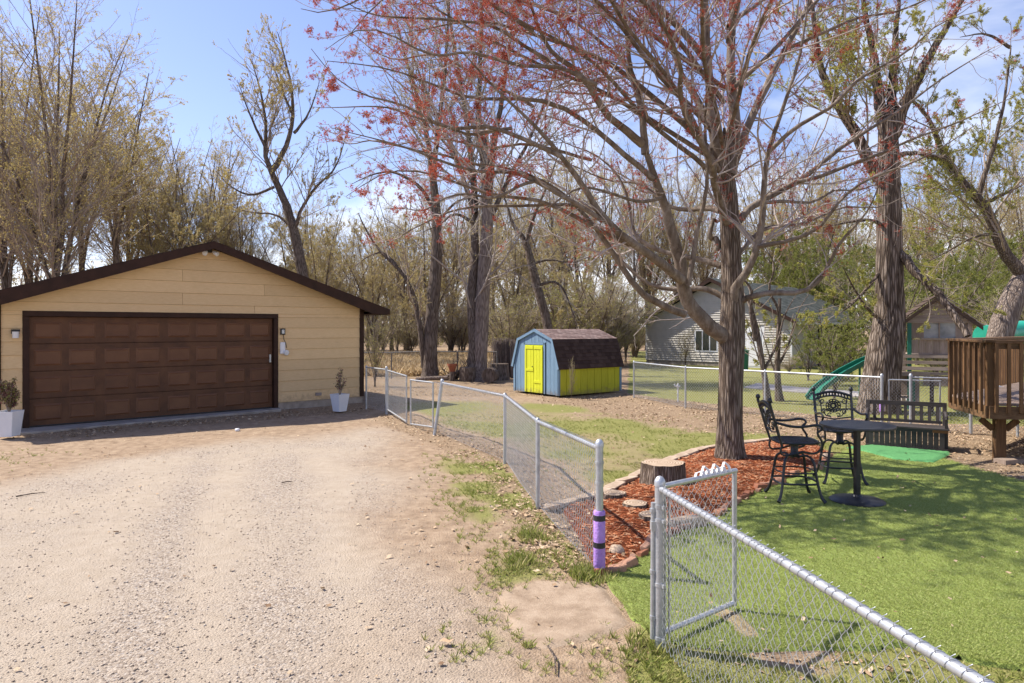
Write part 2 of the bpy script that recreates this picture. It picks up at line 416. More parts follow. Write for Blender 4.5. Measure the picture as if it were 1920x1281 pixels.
att.data.foreach_set('color', np.stack([zg, zl, zr, zs], -1).astype(np.float32).ravel())

att = me.attributes.new('track', 'FLOAT', 'POINT'); att.data.foreach_set('value', tracks(X.ravel(), Y.ravel()).astype(np.float32))
k = NT('ground_earth'); a = k.attr('zone'); trk = k.attr('track').outputs['Fac']; sp = k.n.new('ShaderNodeSeparateColor'); k.l.new(a.outputs['Color'], sp.inputs[0])
co = k.tc.outputs['Object']
nA = k.noise(0.7, 6, 0.6); nB = k.noise(6, 6, 0.65); nC = k.noise(45, 5, 0.7); nD = k.noise(170, 3, 0.7)
dirt = k.ramp(nB, [(0.28, (0.19, 0.128, 0.08)), (0.5, (0.325, 0.23, 0.148)), (0.72, (0.45, 0.335, 0.225))])
dirt = k.mix(k.math('MULTIPLY', k.math('SUBTRACT', nC, 0.42), 1.6, True), dirt, (0.43, 0.34, 0.26))
vor = k.n.new('ShaderNodeTexVoronoi'); vor.inputs['Scale'].default_value = 62; k.l.new(co, vor.inputs['Vector'])
hs = k.n.new('ShaderNodeSeparateColor'); k.l.new(vor.outputs['Color'], hs.inputs[0])
stones = k.ramp(hs.outputs[0], [(0.0, (0.17, 0.14, 0.12)), (0.3, (0.34, 0.28, 0.22)), (0.62, (0.455, 0.385, 0.305)), (0.85, (0.55, 0.485, 0.405)), (1.0, (0.29, 0.275, 0.27))])
pale = k.ramp(nB, [(0.3, (0.415, 0.345, 0.262)), (0.7, (0.51, 0.435, 0.345))])
grav = k.mix(k.math('MULTIPLY', k.math('SUBTRACT', k.math('ADD', nA, k.math('MULTIPLY', k.math('SUBTRACT', 0.5, trk), 0.42)), 0.38), 3.2, True), pale, stones)
grav = k.mix(k.math('MULTIPLY', nC, 0.5), grav, (0.33, 0.245, 0.17))
base = k.mix(sp.outputs[2], dirt, grav)
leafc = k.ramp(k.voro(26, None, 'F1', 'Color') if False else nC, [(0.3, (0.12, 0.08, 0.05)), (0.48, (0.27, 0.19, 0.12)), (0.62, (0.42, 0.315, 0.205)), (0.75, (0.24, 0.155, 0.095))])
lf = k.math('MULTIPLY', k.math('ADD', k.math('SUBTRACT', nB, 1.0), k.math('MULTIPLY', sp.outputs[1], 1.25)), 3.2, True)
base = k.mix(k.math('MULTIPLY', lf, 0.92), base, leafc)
grass = k.ramp(nC, [(0.25, (0.12, 0.135, 0.032)), (0.5, (0.215, 0.225, 0.062)), (0.75, (0.35, 0.31, 0.125))])
gf = k.math('MULTIPLY', k.math('ADD', k.math('SUBTRACT', k.math('ADD', k.math('MULTIPLY', nB, 0.5), k.math('MULTIPLY', nC, 0.5)), 1.0), k.math('MULTIPLY', sp.outputs[0], 1.08)), 2.6, True)
base = k.mix(k.math('MULTIPLY', gf, 0.9), base, grass)
straw = k.ramp(nC, [(0.3, (0.30, 0.21, 0.11)), (0.7, (0.62, 0.47, 0.27))])
base = k.mix(a.outputs['Alpha'], base, straw)
k.bump(k.math('ADD', k.math('MULTIPLY', nD, 0.35), k.math('ADD', nC, k.math('MULTIPLY', vor.outputs['Distance'], -0.6))), 0.75, 0.022)
gmat = k.fin(base, 0.95, 0, 0.1)
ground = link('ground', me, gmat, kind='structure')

# laid sheets: grid clipped to a polygon
def sheet(name, poly, step, hfun, mat, **pr):
    xs = [p[0] for p in poly]; ys = [p[1] for p in poly]
    ax = np.arange(min(xs) - step, max(xs) + step, step); ay = np.arange(min(ys) - step, max(ys) + step, step)
    GX, GY = np.meshgrid(ax, ay); sd = sdf(poly, GX, GY); keepv = sd > -step * 0.7
    # pull the border vertices onto the outline
    e = 1e-3; gxn = (sdf(poly, GX + e, GY) - sdf(poly, GX - e, GY)) / (2 * e); gyn = (sdf(poly, GX, GY + e) - sdf(poly, GX, GY - e)) / (2 * e)
    out = (sd < 0) & keepv; GX = np.where(out, GX - gxn * sd, GX); GY = np.where(out, GY - gyn * sd, GY)
    H = hfun(GX, GY, np.maximum(sd, 0)); n = GX.size; ix = np.arange(n).reshape(GX.shape); kv = keepv
    q = np.stack([ix[:-1, :-1], ix[:-1, 1:], ix[1:, 1:], ix[1:, :-1]], -1).reshape(-1, 4)
    ok = kv.ravel()[q].all(axis=1) & (sd.ravel()[q].max(axis=1) > 0); q = q[ok]
    used = np.unique(q); re = np.zeros(n, int); re[used] = np.arange(len(used))
    V = np.stack([GX, GY, H], -1).reshape(-1, 3)[used]
    return link(name, mesh_np(name, V, re[q], None, True), mat, **pr)

k = NT('turf_green'); nC = k.noise(130, 4, 0.75); nB = k.noise(1.6, 4); nE = k.noise(14, 4, 0.6, k.map((1, 2.2, 1)))
c = k.ramp(nC, [(0.28, (0.15, 0.19, 0.04)), (0.5, (0.29, 0.36, 0.08)), (0.72, (0.43, 0.50, 0.15))])
c = k.mix(k.math('MULTIPLY', k.math('SUBTRACT', nE, 0.4), 1.1, True), c, (0.27, 0.335, 0.11))
c = k.mix(k.math('MULTIPLY', k.math('SUBTRACT', nB, 0.45), 1.2, True), c, (0.18, 0.22, 0.06))
k.bump(k.math('ADD', nC, k.math('MULTIPLY', nE, 0.8)), 0.9, 0.02); turf_mat = k.fin(c, 0.85, 0, 0.25)
sheet('artificial_turf', TURF, 0.07, lambda x, y, d: 0.022 + (vn(x, y, 1.1, 2) - 0.5) * 0.02 - 0.06 * sstep(0.05, 0, d), turf_mat, kind='structure')
MAT = GP([(1585, 841), (1634, 837), (1786, 851), (1752, 871), (1680, 865)])
tag(sheet('doormat_carpet', MAT, 0.05, lambda x, y, d: 0.042 - 0.03 * sstep(0.04, 0, d), mottled('mat_green', (0.07, 0.23, 0.075), (0.12, 0.33, 0.12), 30, 0.9, 0, 0.5, 200)), 'bright green carpet mat lying in front of the slatted storage bench', 'mat').name = 'carpet_mat'
k = NT('mulch_red'); n1 = k.noise(34, 6, 0.7, k.map((1, 1, 1))); n2 = k.noise(90, 3, 0.7)
c = k.ramp(n1, [(0.3, (0.075, 0.018, 0.008)), (0.5, (0.235, 0.062, 0.022)), (0.7, (0.40, 0.125, 0.05))])
k.bump(k.math('ADD', n1, n2), 1.0, 0.03); mulch_mat = k.fin(c, 0.92, 0, 0.1)
def mulch_h(x, y, d): return 0.028 - 0.05 * sstep(0.04, 0, d) + 0.05 * sstep(0, 0.5, d) + (vn(x, y, 7, 3) - 0.5) * 0.03 * sstep(0, 0.1, d)
sheet('mulch_bed', MULCH, 0.05, mulch_h, mulch_mat, kind='structure')
k = NT('sand'); c = k.ramp(k.noise(5, 7, 0.65), [(0.3, (0.25, 0.18, 0.12)), (0.5, (0.38, 0.285, 0.20)), (0.7, (0.47, 0.365, 0.265))])
c = k.mix(k.math('MULTIPLY', k.math('SUBTRACT', k.noise(70, 4, .75), .52), 3.0, True), c, (0.24, 0.17, 0.115)); k.bump(k.noise(75, 6, 0.75), 0.8, 0.014); sand = k.fin(c, 0.95, 0, 0.1)
PADN = [(x + (vn(i * .37, 2.2, 1, 2) - .5) * .1, y + (vn(i * .41, 8.2, 1, 2) - .5) * .1) for i, (x, y) in enumerate(PAD)]
sheet('sandy_pad', PADN, 0.04, lambda x, y, d: 0.002 - 0.022 * sstep(0.07, 0, d) + (vn(x, y, 2.5, 3) - .5) * 0.008 + 0.006 * sstep(0.1, 0.5, x), sand, kind='structure')
sheet('dirt_path', PATH, 0.05, lambda x, y, d: 0.008 + 0.03 * sstep(0, 0.25, d) + (vn(x, y, 6, 3) - .5) * .03, mottled('path_soil', (0.17, 0.12, 0.06), (0.33, 0.26, 0.15), 14, 0.95, 0, 0.8, 60, third=(0.25, 0.2, 0.1)), kind='structure')
k = NT('apron_concrete'); c = k.ramp(k.noise(3, 6, 0.65), [(0.3, (0.22, 0.19, 0.165)), (0.7, (0.40, 0.36, 0.32))]); k.bump(k.noise(70, 4), 0.3, 0.008)
conc = k.fin(c, 0.9, 0, 0.2)
mb = MB(); mb.prism([GL(-1.4, -0.0), GL(5.3, -0.0), GL(5.2, -0.35), GL(2.4, -0.55), GL(-0.2, -0.75), GL(-1.4, -0.8)], -0.05, 0.035, 'z'); mb.build('concrete_apron', conc, kind='structure', bevel=0.01)
dv = MB(); dv.prism(GP([(1395, 727), (1700, 752), (1700, 742), (1500, 727), (1420, 719)]), -0.02, 0.02, 'z').build('garden_path', mottled('path_grey', (0.3, 0.27, 0.25), (0.45, 0.42, 0.4), 3), kind='structure')

# ---------------------------------------------------------------- loose cover on the ground
rng = np.random.default_rng(11)
def on_ground(x, y): return gheight(x, y) - 0.012
# pebbles of the drive
n = 60000; d = 2.9 + 10.5 * rng.random(n) ** 1.7; xx = (rng.random(n) * 1.62 - 0.78) * d
kp = (sdf(DRIVE, xx, d) + (rng.random(n) - .5) * 0.9 > 0) & (vn(xx, d, 0.6, 4) + rng.random(n) * 0.3 + (.5 - tracks(xx, d)) * .5 > 0.5)
xx, d = xx[kp], d[kp]; n = len(xx)
octv = [(1, 0, 0), (-1, 0, 0), (0, 1, 0), (0, -1, 0), (0, 0, .7), (0, 0, -.7)]; octf = [(0, 2, 4), (2, 1, 4), (1, 3, 4), (3, 0, 4), (2, 0, 5), (1, 2, 5), (3, 1, 5), (0, 3, 5)]
s = 0.003 + 0.009 * rng.random(n) ** 4
V, T = scatter(octv, octf, np.stack([xx, d, on_ground(xx, d) + s * 0.3], -1), rot_rand(rng, n, 0.6), s[:, None] * rng.uniform(0.7, 1.4, (n, 3)))
link('gravel', mesh_np('gravel', V, None, T), island_mat('pebble', [(0.24, 0.19, 0.15), (0.36, 0.28, 0.21), (0.44, 0.35, 0.265), (0.49, 0.40, 0.31), (0.52, 0.45, 0.37), (0.30, 0.265, 0.24)]), kind='stuff')
# fallen leaves
lv = [(-.5, 0, 0.05), (-.2, .32, .16), (-.15, -.3, .2), (.22, .26, .02), (.25, -.3, .08), (.6, 0, .22)]; lt = [(0, 2, 1), (1, 2, 3), (3, 2, 4), (3, 4, 5)]
n = 160000; d = 3.3 + 20 * rng.random(n) ** 1.15; xx = (rng.random(n) * 1.62 - 0.78) * d
zg, zl, zr_, zs_ = zones(xx, d)
pr = zl * 0.75 + 0.018; pr = np.where((sdf(TURF, xx, d) > 0), 0.006, pr); pr = np.where(sdf(MULCH, xx, d) > 0, 0.06, pr); pr = pr * (1 - 0.8 * zr_)
clump = sstep(0.33, 0.62, vn(xx, d, 2.2, 4))
kp = rng.random(n) < pr * (0.25 + 0.75 * clump) * 0.95; xx, d = xx[kp], d[kp]; n = len(xx)
s = rng.uniform(0.02, 0.06, n)
zz = on_ground(xx, d) + 0.012; zz = np.where((sdf(TURF, xx, d) > 0) | (sdf(MULCH, xx, d) > 0), 0.05, zz)
V, T = scatter(lv, lt, np.stack([xx, d, zz], -1), rot_rand(rng, n, 0.7), s[:, None] * rng.uniform(0.7, 1.3, (n, 3)))
link('fallen_leaves', mesh_np('fallen_leaves', V, None, T), island_mat('dead_leaf', [(0.16, 0.095, 0.055), (0.33, 0.22, 0.13), (0.46, 0.33, 0.205), (0.56, 0.43, 0.29), (0.27, 0.175, 0.11)]), kind='stuff')
# grass tufts
bl = []; bt = []
for j in range(6):
    a0 = j * 1.05; r0 = 0.12; lean = 0.35 + 0.25 * (j % 3); w = 0.07
    cx_, cy_ = math.cos(a0), math.sin(a0); px_, py_ = -cy_ * w, cx_ * w; b0 = len(bl); h = 0.7 + 0.3 * ((j * 7) % 4) / 3
    bl += [(cx_ * r0 - px_, cy_ * r0 - py_, 0), (cx_ * r0 + px_, cy_ * r0 + py_, 0), (cx_ * (r0 + lean * .4) + px_ * .7, cy_ * (r0 + lean * .4) + py_ * .7, h * .6), (cx_ * (r0 + lean), cy_ * (r0 + lean), h)]
    bt += [(b0, b0 + 1, b0 + 2), (b0, b0 + 2, b0 + 3)]
n = 150000; d = 3.2 + 13.5 * rng.random(n) ** 1.25; xx = (rng.random(n) * 1.62 - 0.78) * d
zg, zl, zr_, zs_ = zones(xx, d); ok = (sdf(TURF, xx, d) < -0.0) & (sdf(MULCH, xx, d) < 0) & (sdf(PATH, xx, d) < 0)
fine = sstep(0.4, 0.62, vn(xx + 3, d, 4.5, 3))
kp = ok & (rng.random(n) < zg * (0.12 + 0.88 * fine) * 0.75); xx, d = xx[kp], d[kp]; n = len(xx)
s = rng.uniform(0.018, 0.05, n) * np.where(inside(YARD, xx, d), 0.75, 1.0)
V, T = scatter(bl, bt, np.stack([xx, d, on_ground(xx, d)], -1), rot_rand(rng, n, 0.35), np.stack([s * 1.1, s * 1.1, s], -1))
# a few taller tufts at the foot of the near posts
m = 420; cxy = [G(1095, 1078), G(1110, 1086), G(985, 1055), G(1215, 1215), G(1000, 1010)]; ci = rng.integers(0, 5, m)
px_ = np.array([cxy[i][0] for i in ci]) + rng.normal(0, 0.09, m); py_ = np.array([cxy[i][1] for i in ci]) + rng.normal(0, 0.09, m)
s2 = rng.uniform(0.04, 0.11, m); V2, T2 = scatter(bl, bt, np.stack([px_, py_, on_ground(px_, py_)], -1), rot_rand(rng, m, 0.3), np.stack([s2 * .6, s2 * .6, s2], -1))
GRASSM = leafy('grass_blade', [(0.16, 0.20, 0.035), (0.24, 0.28, 0.06), (0.33, 0.33, 0.10), (0.44, 0.38, 0.17)], 0.35)
link('grass', mesh_np('grass', np.concatenate([V, V2]), None, np.concatenate([T, T2 + len(V)])), GRASSM, kind='stuff')
# short pile of the artificial turf
n = 130000; d = 4.2 + 8.2 * rng.random(n) ** 1.2; xx = (rng.random(n) * 0.75 + 0.10) * d
kp = (sdf(TURF, xx, d) > 0.01) & (sdf(PATH, xx, d) < 0.12) & (sdf(MAT, xx, d) < 0); xx, d = xx[kp], d[kp]; n = len(xx); s = rng.uniform(0.010, 0.022, n)
V, T = scatter(bl, bt, np.stack([xx, d, 0.02 + (vn(xx, d, 1.1, 2) - 0.5) * 0.02], -1), rot_rand(rng, n, 0.5), np.stack([s * 1.0, s * 1.0, s], -1))
link('turf_pile', mesh_np('turf_pile', V, None, T), leafy('turf_blade', [(0.23, 0.28, 0.065), (0.345, 0.40, 0.105), (0.43, 0.475, 0.15), (0.52, 0.53, 0.23)], 0.4, 0.5), kind='stuff')
# mulch chips
n = 26000; bx = np.array(MULCH); xx = rng.uniform(bx[:, 0].min(), bx[:, 0].max(), n); d = rng.uniform(bx[:, 1].min(), bx[:, 1].max(), n)
sdm = sdf(MULCH, xx, d); kp = sdm > -0.04 + 0.05 * rng.random(n); xx, d, sdm = xx[kp], d[kp], np.maximum(sdm[kp], 0); n = len(xx)
sv = [(-1, -.14, 0), (1, -.1, .02), (.9, .12, 0), (-1.05, .13, .03), (0, 0, .2)]; stt = [(0, 1, 4), (1, 2, 4), (2, 3, 4), (3, 0, 4)]
s = rng.uniform(0.012, 0.04, n)
V, T = scatter(sv, stt, np.stack([xx, d, mulch_h(xx, d, sdm) + 0.006], -1), rot_rand(rng, n, 0.5), s)
link('mulch_chips', mesh_np('mulch_chips', V, None, T), island_mat('mulch_chip', [(0.09, 0.022, 0.01), (0.26, 0.068, 0.026), (0.40, 0.125, 0.052), (0.52, 0.22, 0.10), (0.46, 0.28, 0.17), (0.17, 0.045, 0.02)]), kind='stuff')
# dry reed grass beyond the back fence
n = 9000; sp_ = np.array(STRAW); xx = rng.uniform(sp_[:, 0].min(), sp_[:, 0].max(), n); d = rng.uniform(sp_[:, 1].min(), sp_[:, 1].max(), n)
kp = inside(STRAW, xx, d); xx, d = xx[kp], d[kp]; n = len(xx); s = rng.uniform(0.2, 0.55, n)
V, T = scatter(bl, bt, np.stack([xx, d, 0 * xx], -1), rot_rand(rng, n, 0.4), np.stack([s * 0.8, s * 0.8, s], -1))
link('dry_grass', mesh_np('dry_grass', V, None, T), leafy('straw_blade', [(0.38, 0.27, 0.14), (0.55, 0.42, 0.24), (0.66, 0.52, 0.32)], 0.3), kind='stuff')
# neighbour's lawn
# ================================================================ TREES
def resample(pts, n, smooth=2):
    p = np.array(pts, float)
    for _ in range(smooth):
        q = np.empty((2 * len(p) - 2 + 2 - 0, p.shape[1])); a = 0.75 * p[:-1] + 0.25 * p[1:]; b = 0.25 * p[:-1] + 0.75 * p[1:]
        mid = np.empty((2 * len(a), p.shape[1])); mid[0::2] = a; mid[1::2] = b; p = np.concatenate([p[:1], mid, p[-1:]])
    s = np.concatenate([[0], np.cumsum(np.linalg.norm(np.diff(p[:, :3], axis=0), axis=1))]); t = np.linspace(0, s[-1], n)
    return np.stack([np.interp(t, s, p[:, i]) for i in range(p.shape[1])], 1)
def nrm(a): return a / (np.linalg.norm(a, axis=-1, keepdims=True) + 1e-9)
def kids(rng, P, Rr, per_m, frange, ang, ratio, nseg, wig, trop, rratio=0.55, lmin=0.1, lmax=9, rmin=0.003, flat=0.0, droop=0.0, kr=0.010):
    L = np.linalg.norm(np.diff(P, axis=1), axis=2).sum(1)
    cnt = rng.poisson(np.maximum(L * (frange[1] - frange[0]) * per_m, 0.01)); par = np.repeat(np.arange(len(P)), cnt); C = len(par)
    if C == 0: return np.zeros((0, nseg + 1, 3)), np.zeros((0, nseg + 1))
    f = rng.uniform(frange[0], frange[1], C); n = P.shape[1]; t = f * (n - 1); i = np.minimum(t.astype(int), n - 2); w = (t - i)[:, None]
    p = P[par, i] * (1 - w) + P[par, i + 1] * w; tg = nrm(P[par, i + 1] - P[par, i]); r0 = Rr[par, i] * (1 - w[:, 0]) + Rr[par, i + 1] * w[:, 0]
    rv = rng.normal(size=(C, 3)); rv[:, 2] *= (1 - flat); pe = nrm(rv - tg * (rv * tg).sum(1, keepdims=True))
    a = np.radians(rng.uniform(ang[0], ang[1], C))[:, None]; dr = tg * np.cos(a) + pe * np.sin(a)
    ln = np.clip(L[par] * rng.uniform(ratio[0], ratio[1], C) * (1.15 - 0.75 * f), lmin, lmax); st = ln / nseg
    pts = [p]; tr = np.zeros((C, 3)); 
    for j in range(nseg):
        tr[:, 2] = trop - droop * (j / nseg)
        dr = nrm(dr + rng.normal(size=(C, 3)) * wig + tr); pts.append(pts[-1] + dr * st[:, None])
    rb = np.maximum(np.minimum(r0 * rratio, kr * ln + 0.002), rmin)
    rad = rb[:, None] * np.linspace(1, 0.35, nseg + 1)[None]
    return np.stack(pts, 1), np.maximum(rad, rmin * 0.7)
def trunk_mesh(pts, rad, base, n=46, k=30, seed=0, flare=0.5, ridge=0.07):
    p = resample(np.concatenate([np.array(pts), np.array(rad)[:, None]], 1), n); V, q = tubes(p[None, :, :3], p[None, :, 3], k)
    V = V.reshape(n, k, 3); c = p[:, None, :3]; L = np.concatenate([[0], np.cumsum(np.linalg.norm(np.diff(p[:, :3], axis=0), axis=1))])
    ang = np.arange(k) / k * 2 * np.pi; nn = VN(seed); A, Z = np.meshgrid(ang, L)
    f = 1 + ridge * 2 * (nn(np.cos(A) * 3.2 + 9 + Z * .15, np.sin(A) * 3.2 + Z * 0.55, 1.6, 3) - 0.5) + ridge * 3.0 * (nn(np.cos(A) * 1.2 + 5, np.sin(A) * 1.2 + Z * .9, 1.0, 2) - 0.5) * np.exp(-Z * 0.25)
    f = f + flare * np.exp(-Z / 0.28) * (0.55 + 0.75 * np.abs(np.sin(A * 2.5 + seed)))
    V = c + (V - c) * f[:, :, None]
    return V.reshape(-1, 3) - np.array(base), q
def limbs0(lst, n=16):
    P = []; Rr = []
    for pts, rr in lst:
        m = resample(np.concatenate([np.array(pts, float), np.linspace(rr[0], rr[1], len(pts))[:, None]], 1), n)
        P.append(m[:, :3]); Rr.append(m[:, 3])
    return np.array(P), np.array(Rr)
def join(*vq):
    Vs, Qs, o = [], [], 0
    for V, q in vq:
        if len(V) == 0: continue
        Vs.append(V); Qs.append(q + o); o += len(V)
    return np.concatenate(Vs), np.concatenate(Qs)
CL = []; CLF = []                                     # a bunch of narrow petals
_r = np.random.default_rng(5)
for j in range(7):
    dv_ = nrm(_r.normal(size=3)); sd_ = nrm(np.cross(dv_, _r.normal(size=3))) * 0.2; b0 = len(CL)
    CL += [dv_ * .15 - sd_ * .4, dv_ * .15 + sd_ * .4, dv_ * .8 + sd_, dv_ * 1.05]; CLF += [(b0, b0 + 1, b0 + 2), (b0, b0 + 2, b0 + 3)]
CL = np.array(CL)
LF = np.array([(0, 0, 0), (.5, -.35, .5), (.2, .1, 1.1), (-.5, -.2, .6), (-.6, .3, 1.0), (-.1, .5, .5), (.1, .6, 1.0)]); LFF = [(0, 1, 2), (0, 3, 4), (0, 5, 6)]
def spots(rng, P, n, fr=(0.3, 1.0), jit=0.03, w=None):
    if len(P) == 0: return np.zeros((0, 3))
    par = rng.integers(0, len(P), n) if w is None else rng.choice(len(P), n, p=w / w.sum()); f = rng.uniform(fr[0], fr[1], n); m = P.shape[1]; t = f * (m - 1); i = np.minimum(t.astype(int), m - 2); u = (t - i)[:, None]
    return P[par, i] * (1 - u) + P[par, i + 1] * u + rng.normal(size=(n, 3)) * jit

BARK_MAPLE = bark('maple_bark', (0.06, 0.041, 0.03), (0.20, 0.15, 0.112), (0.37, 0.30, 0.24), 1.0, 1.0)
k = NT('smooth_bark'); v = k.map((1, 1, .4)); c = k.ramp(k.noise(7, 9, .72, v, .6), [(0.32, (0.085, 0.06, 0.043)), (0.5, (0.19, 0.148, 0.112)), (0.7, (0.34, 0.29, 0.245))]); k.bump(k.noise(30, 8, .72, v), 0.9, 0.02)
LIMB_MAPLE = k.fin(c, 0.85, 0, 0.2)
TWIG_MAPLE = mottled('twig_bark', (0.30, 0.235, 0.205), (0.48, 0.42, 0.385), 3, 0.8, 0, 0)
RED = leafy('red_flower', [(0.22, 0.04, 0.028), (0.38, 0.07, 0.038), (0.50, 0.14, 0.06), (0.44, 0.10, 0.075), (0.34, 0.07, 0.055)], 0.4)
BARK_DARK = bark('dark_bark', (0.06, 0.044, 0.034), (0.175, 0.135, 0.106), (0.31, 0.25, 0.205), 0.8, 1.0)
BARK_PALE = bark('pale_bark', (0.11, 0.082, 0.065), (0.27, 0.21, 0.175), (0.42, 0.345, 0.29), 0.8, 1.0)
BARK_ROUGH = bark('rough_bark', (0.035, 0.024, 0.018), (0.165, 0.125, 0.095), (0.36, 0.29, 0.235), 0.55, 1.2)
TWIG_BG = mottled('far_twig', (0.24, 0.185, 0.145), (0.38, 0.31, 0.25), 1.0, 0.9, 0, 0)
TWIG_PINK = mottled('pink_twig', (0.29, 0.24, 0.205), (0.44, 0.385, 0.335), 1.0, 0.9, 0, 0)
BUD_Y = leafy('yellow_bud', [(0.46, 0.37, 0.10), (0.60, 0.49, 0.15), (0.68, 0.57, 0.24), (0.52, 0.37, 0.17), (0.44, 0.41, 0.12)], 0.5)
BUD_G = leafy('green_bud', [(0.26, 0.27, 0.055), (0.38, 0.38, 0.085), (0.48, 0.45, 0.12), (0.34, 0.28, 0.10)], 0.5)
BUD_T = leafy('tan_bud', [(0.42, 0.31, 0.17), (0.50, 0.40, 0.20), (0.44, 0.38, 0.15), (0.52, 0.46, 0.20)], 0.5)
LEAF_G = leafy('fresh_leaf', [(0.14, 0.175, 0.035), (0.23, 0.26, 0.055), (0.33, 0.34, 0.085), (0.19, 0.18, 0.055)], 0.5)

# ---------------------------------------------------------------- the red maple in the mulch bed
MD = 10.85
def ML(lst, d1=0.0, r=(0.06, 0.015), d0=0.0):        # photo pixels -> points, depth running from MD+d0 to MD+d1
    n = len(lst); return ([P3(x, y, MD + d0 + (d1 - d0) * i / max(1, n - 1)) for i, (x, y) in enumerate(lst)], r)
rng = np.random.default_rng(21)
mb_ = G(1370, 866); MBASE = (mb_[0], mb_[1], 0.0); MD = mb_[1]
tr_pts = [P3(1370, 872, MD), P3(1369, 840, MD), P3(1370, 760, MD), P3(1371, 690, MD), P3(1372, 630, MD), P3(1374, 560, MD), P3(1370, 480, MD), P3(1367, 400, MD), P3(1364, 330, MD), P3(1358, 240, MD)]
tr_rad = [0.205, 0.195, 0.183, 0.185, 0.20, 0.172, 0.155, 0.145, 0.11, 0.02]
V, q = trunk_mesh(tr_pts, tr_rad, MBASE, 90, 44, 4, 0.35, 0.09)
maple = thing('maple_tree', 'grey-barked maple with red flower tufts rising from the red mulch bed', 'tree', MBASE)
link('trunk', mesh_np('maple_trunk', V, q, None, True), BARK_MAPLE, maple)
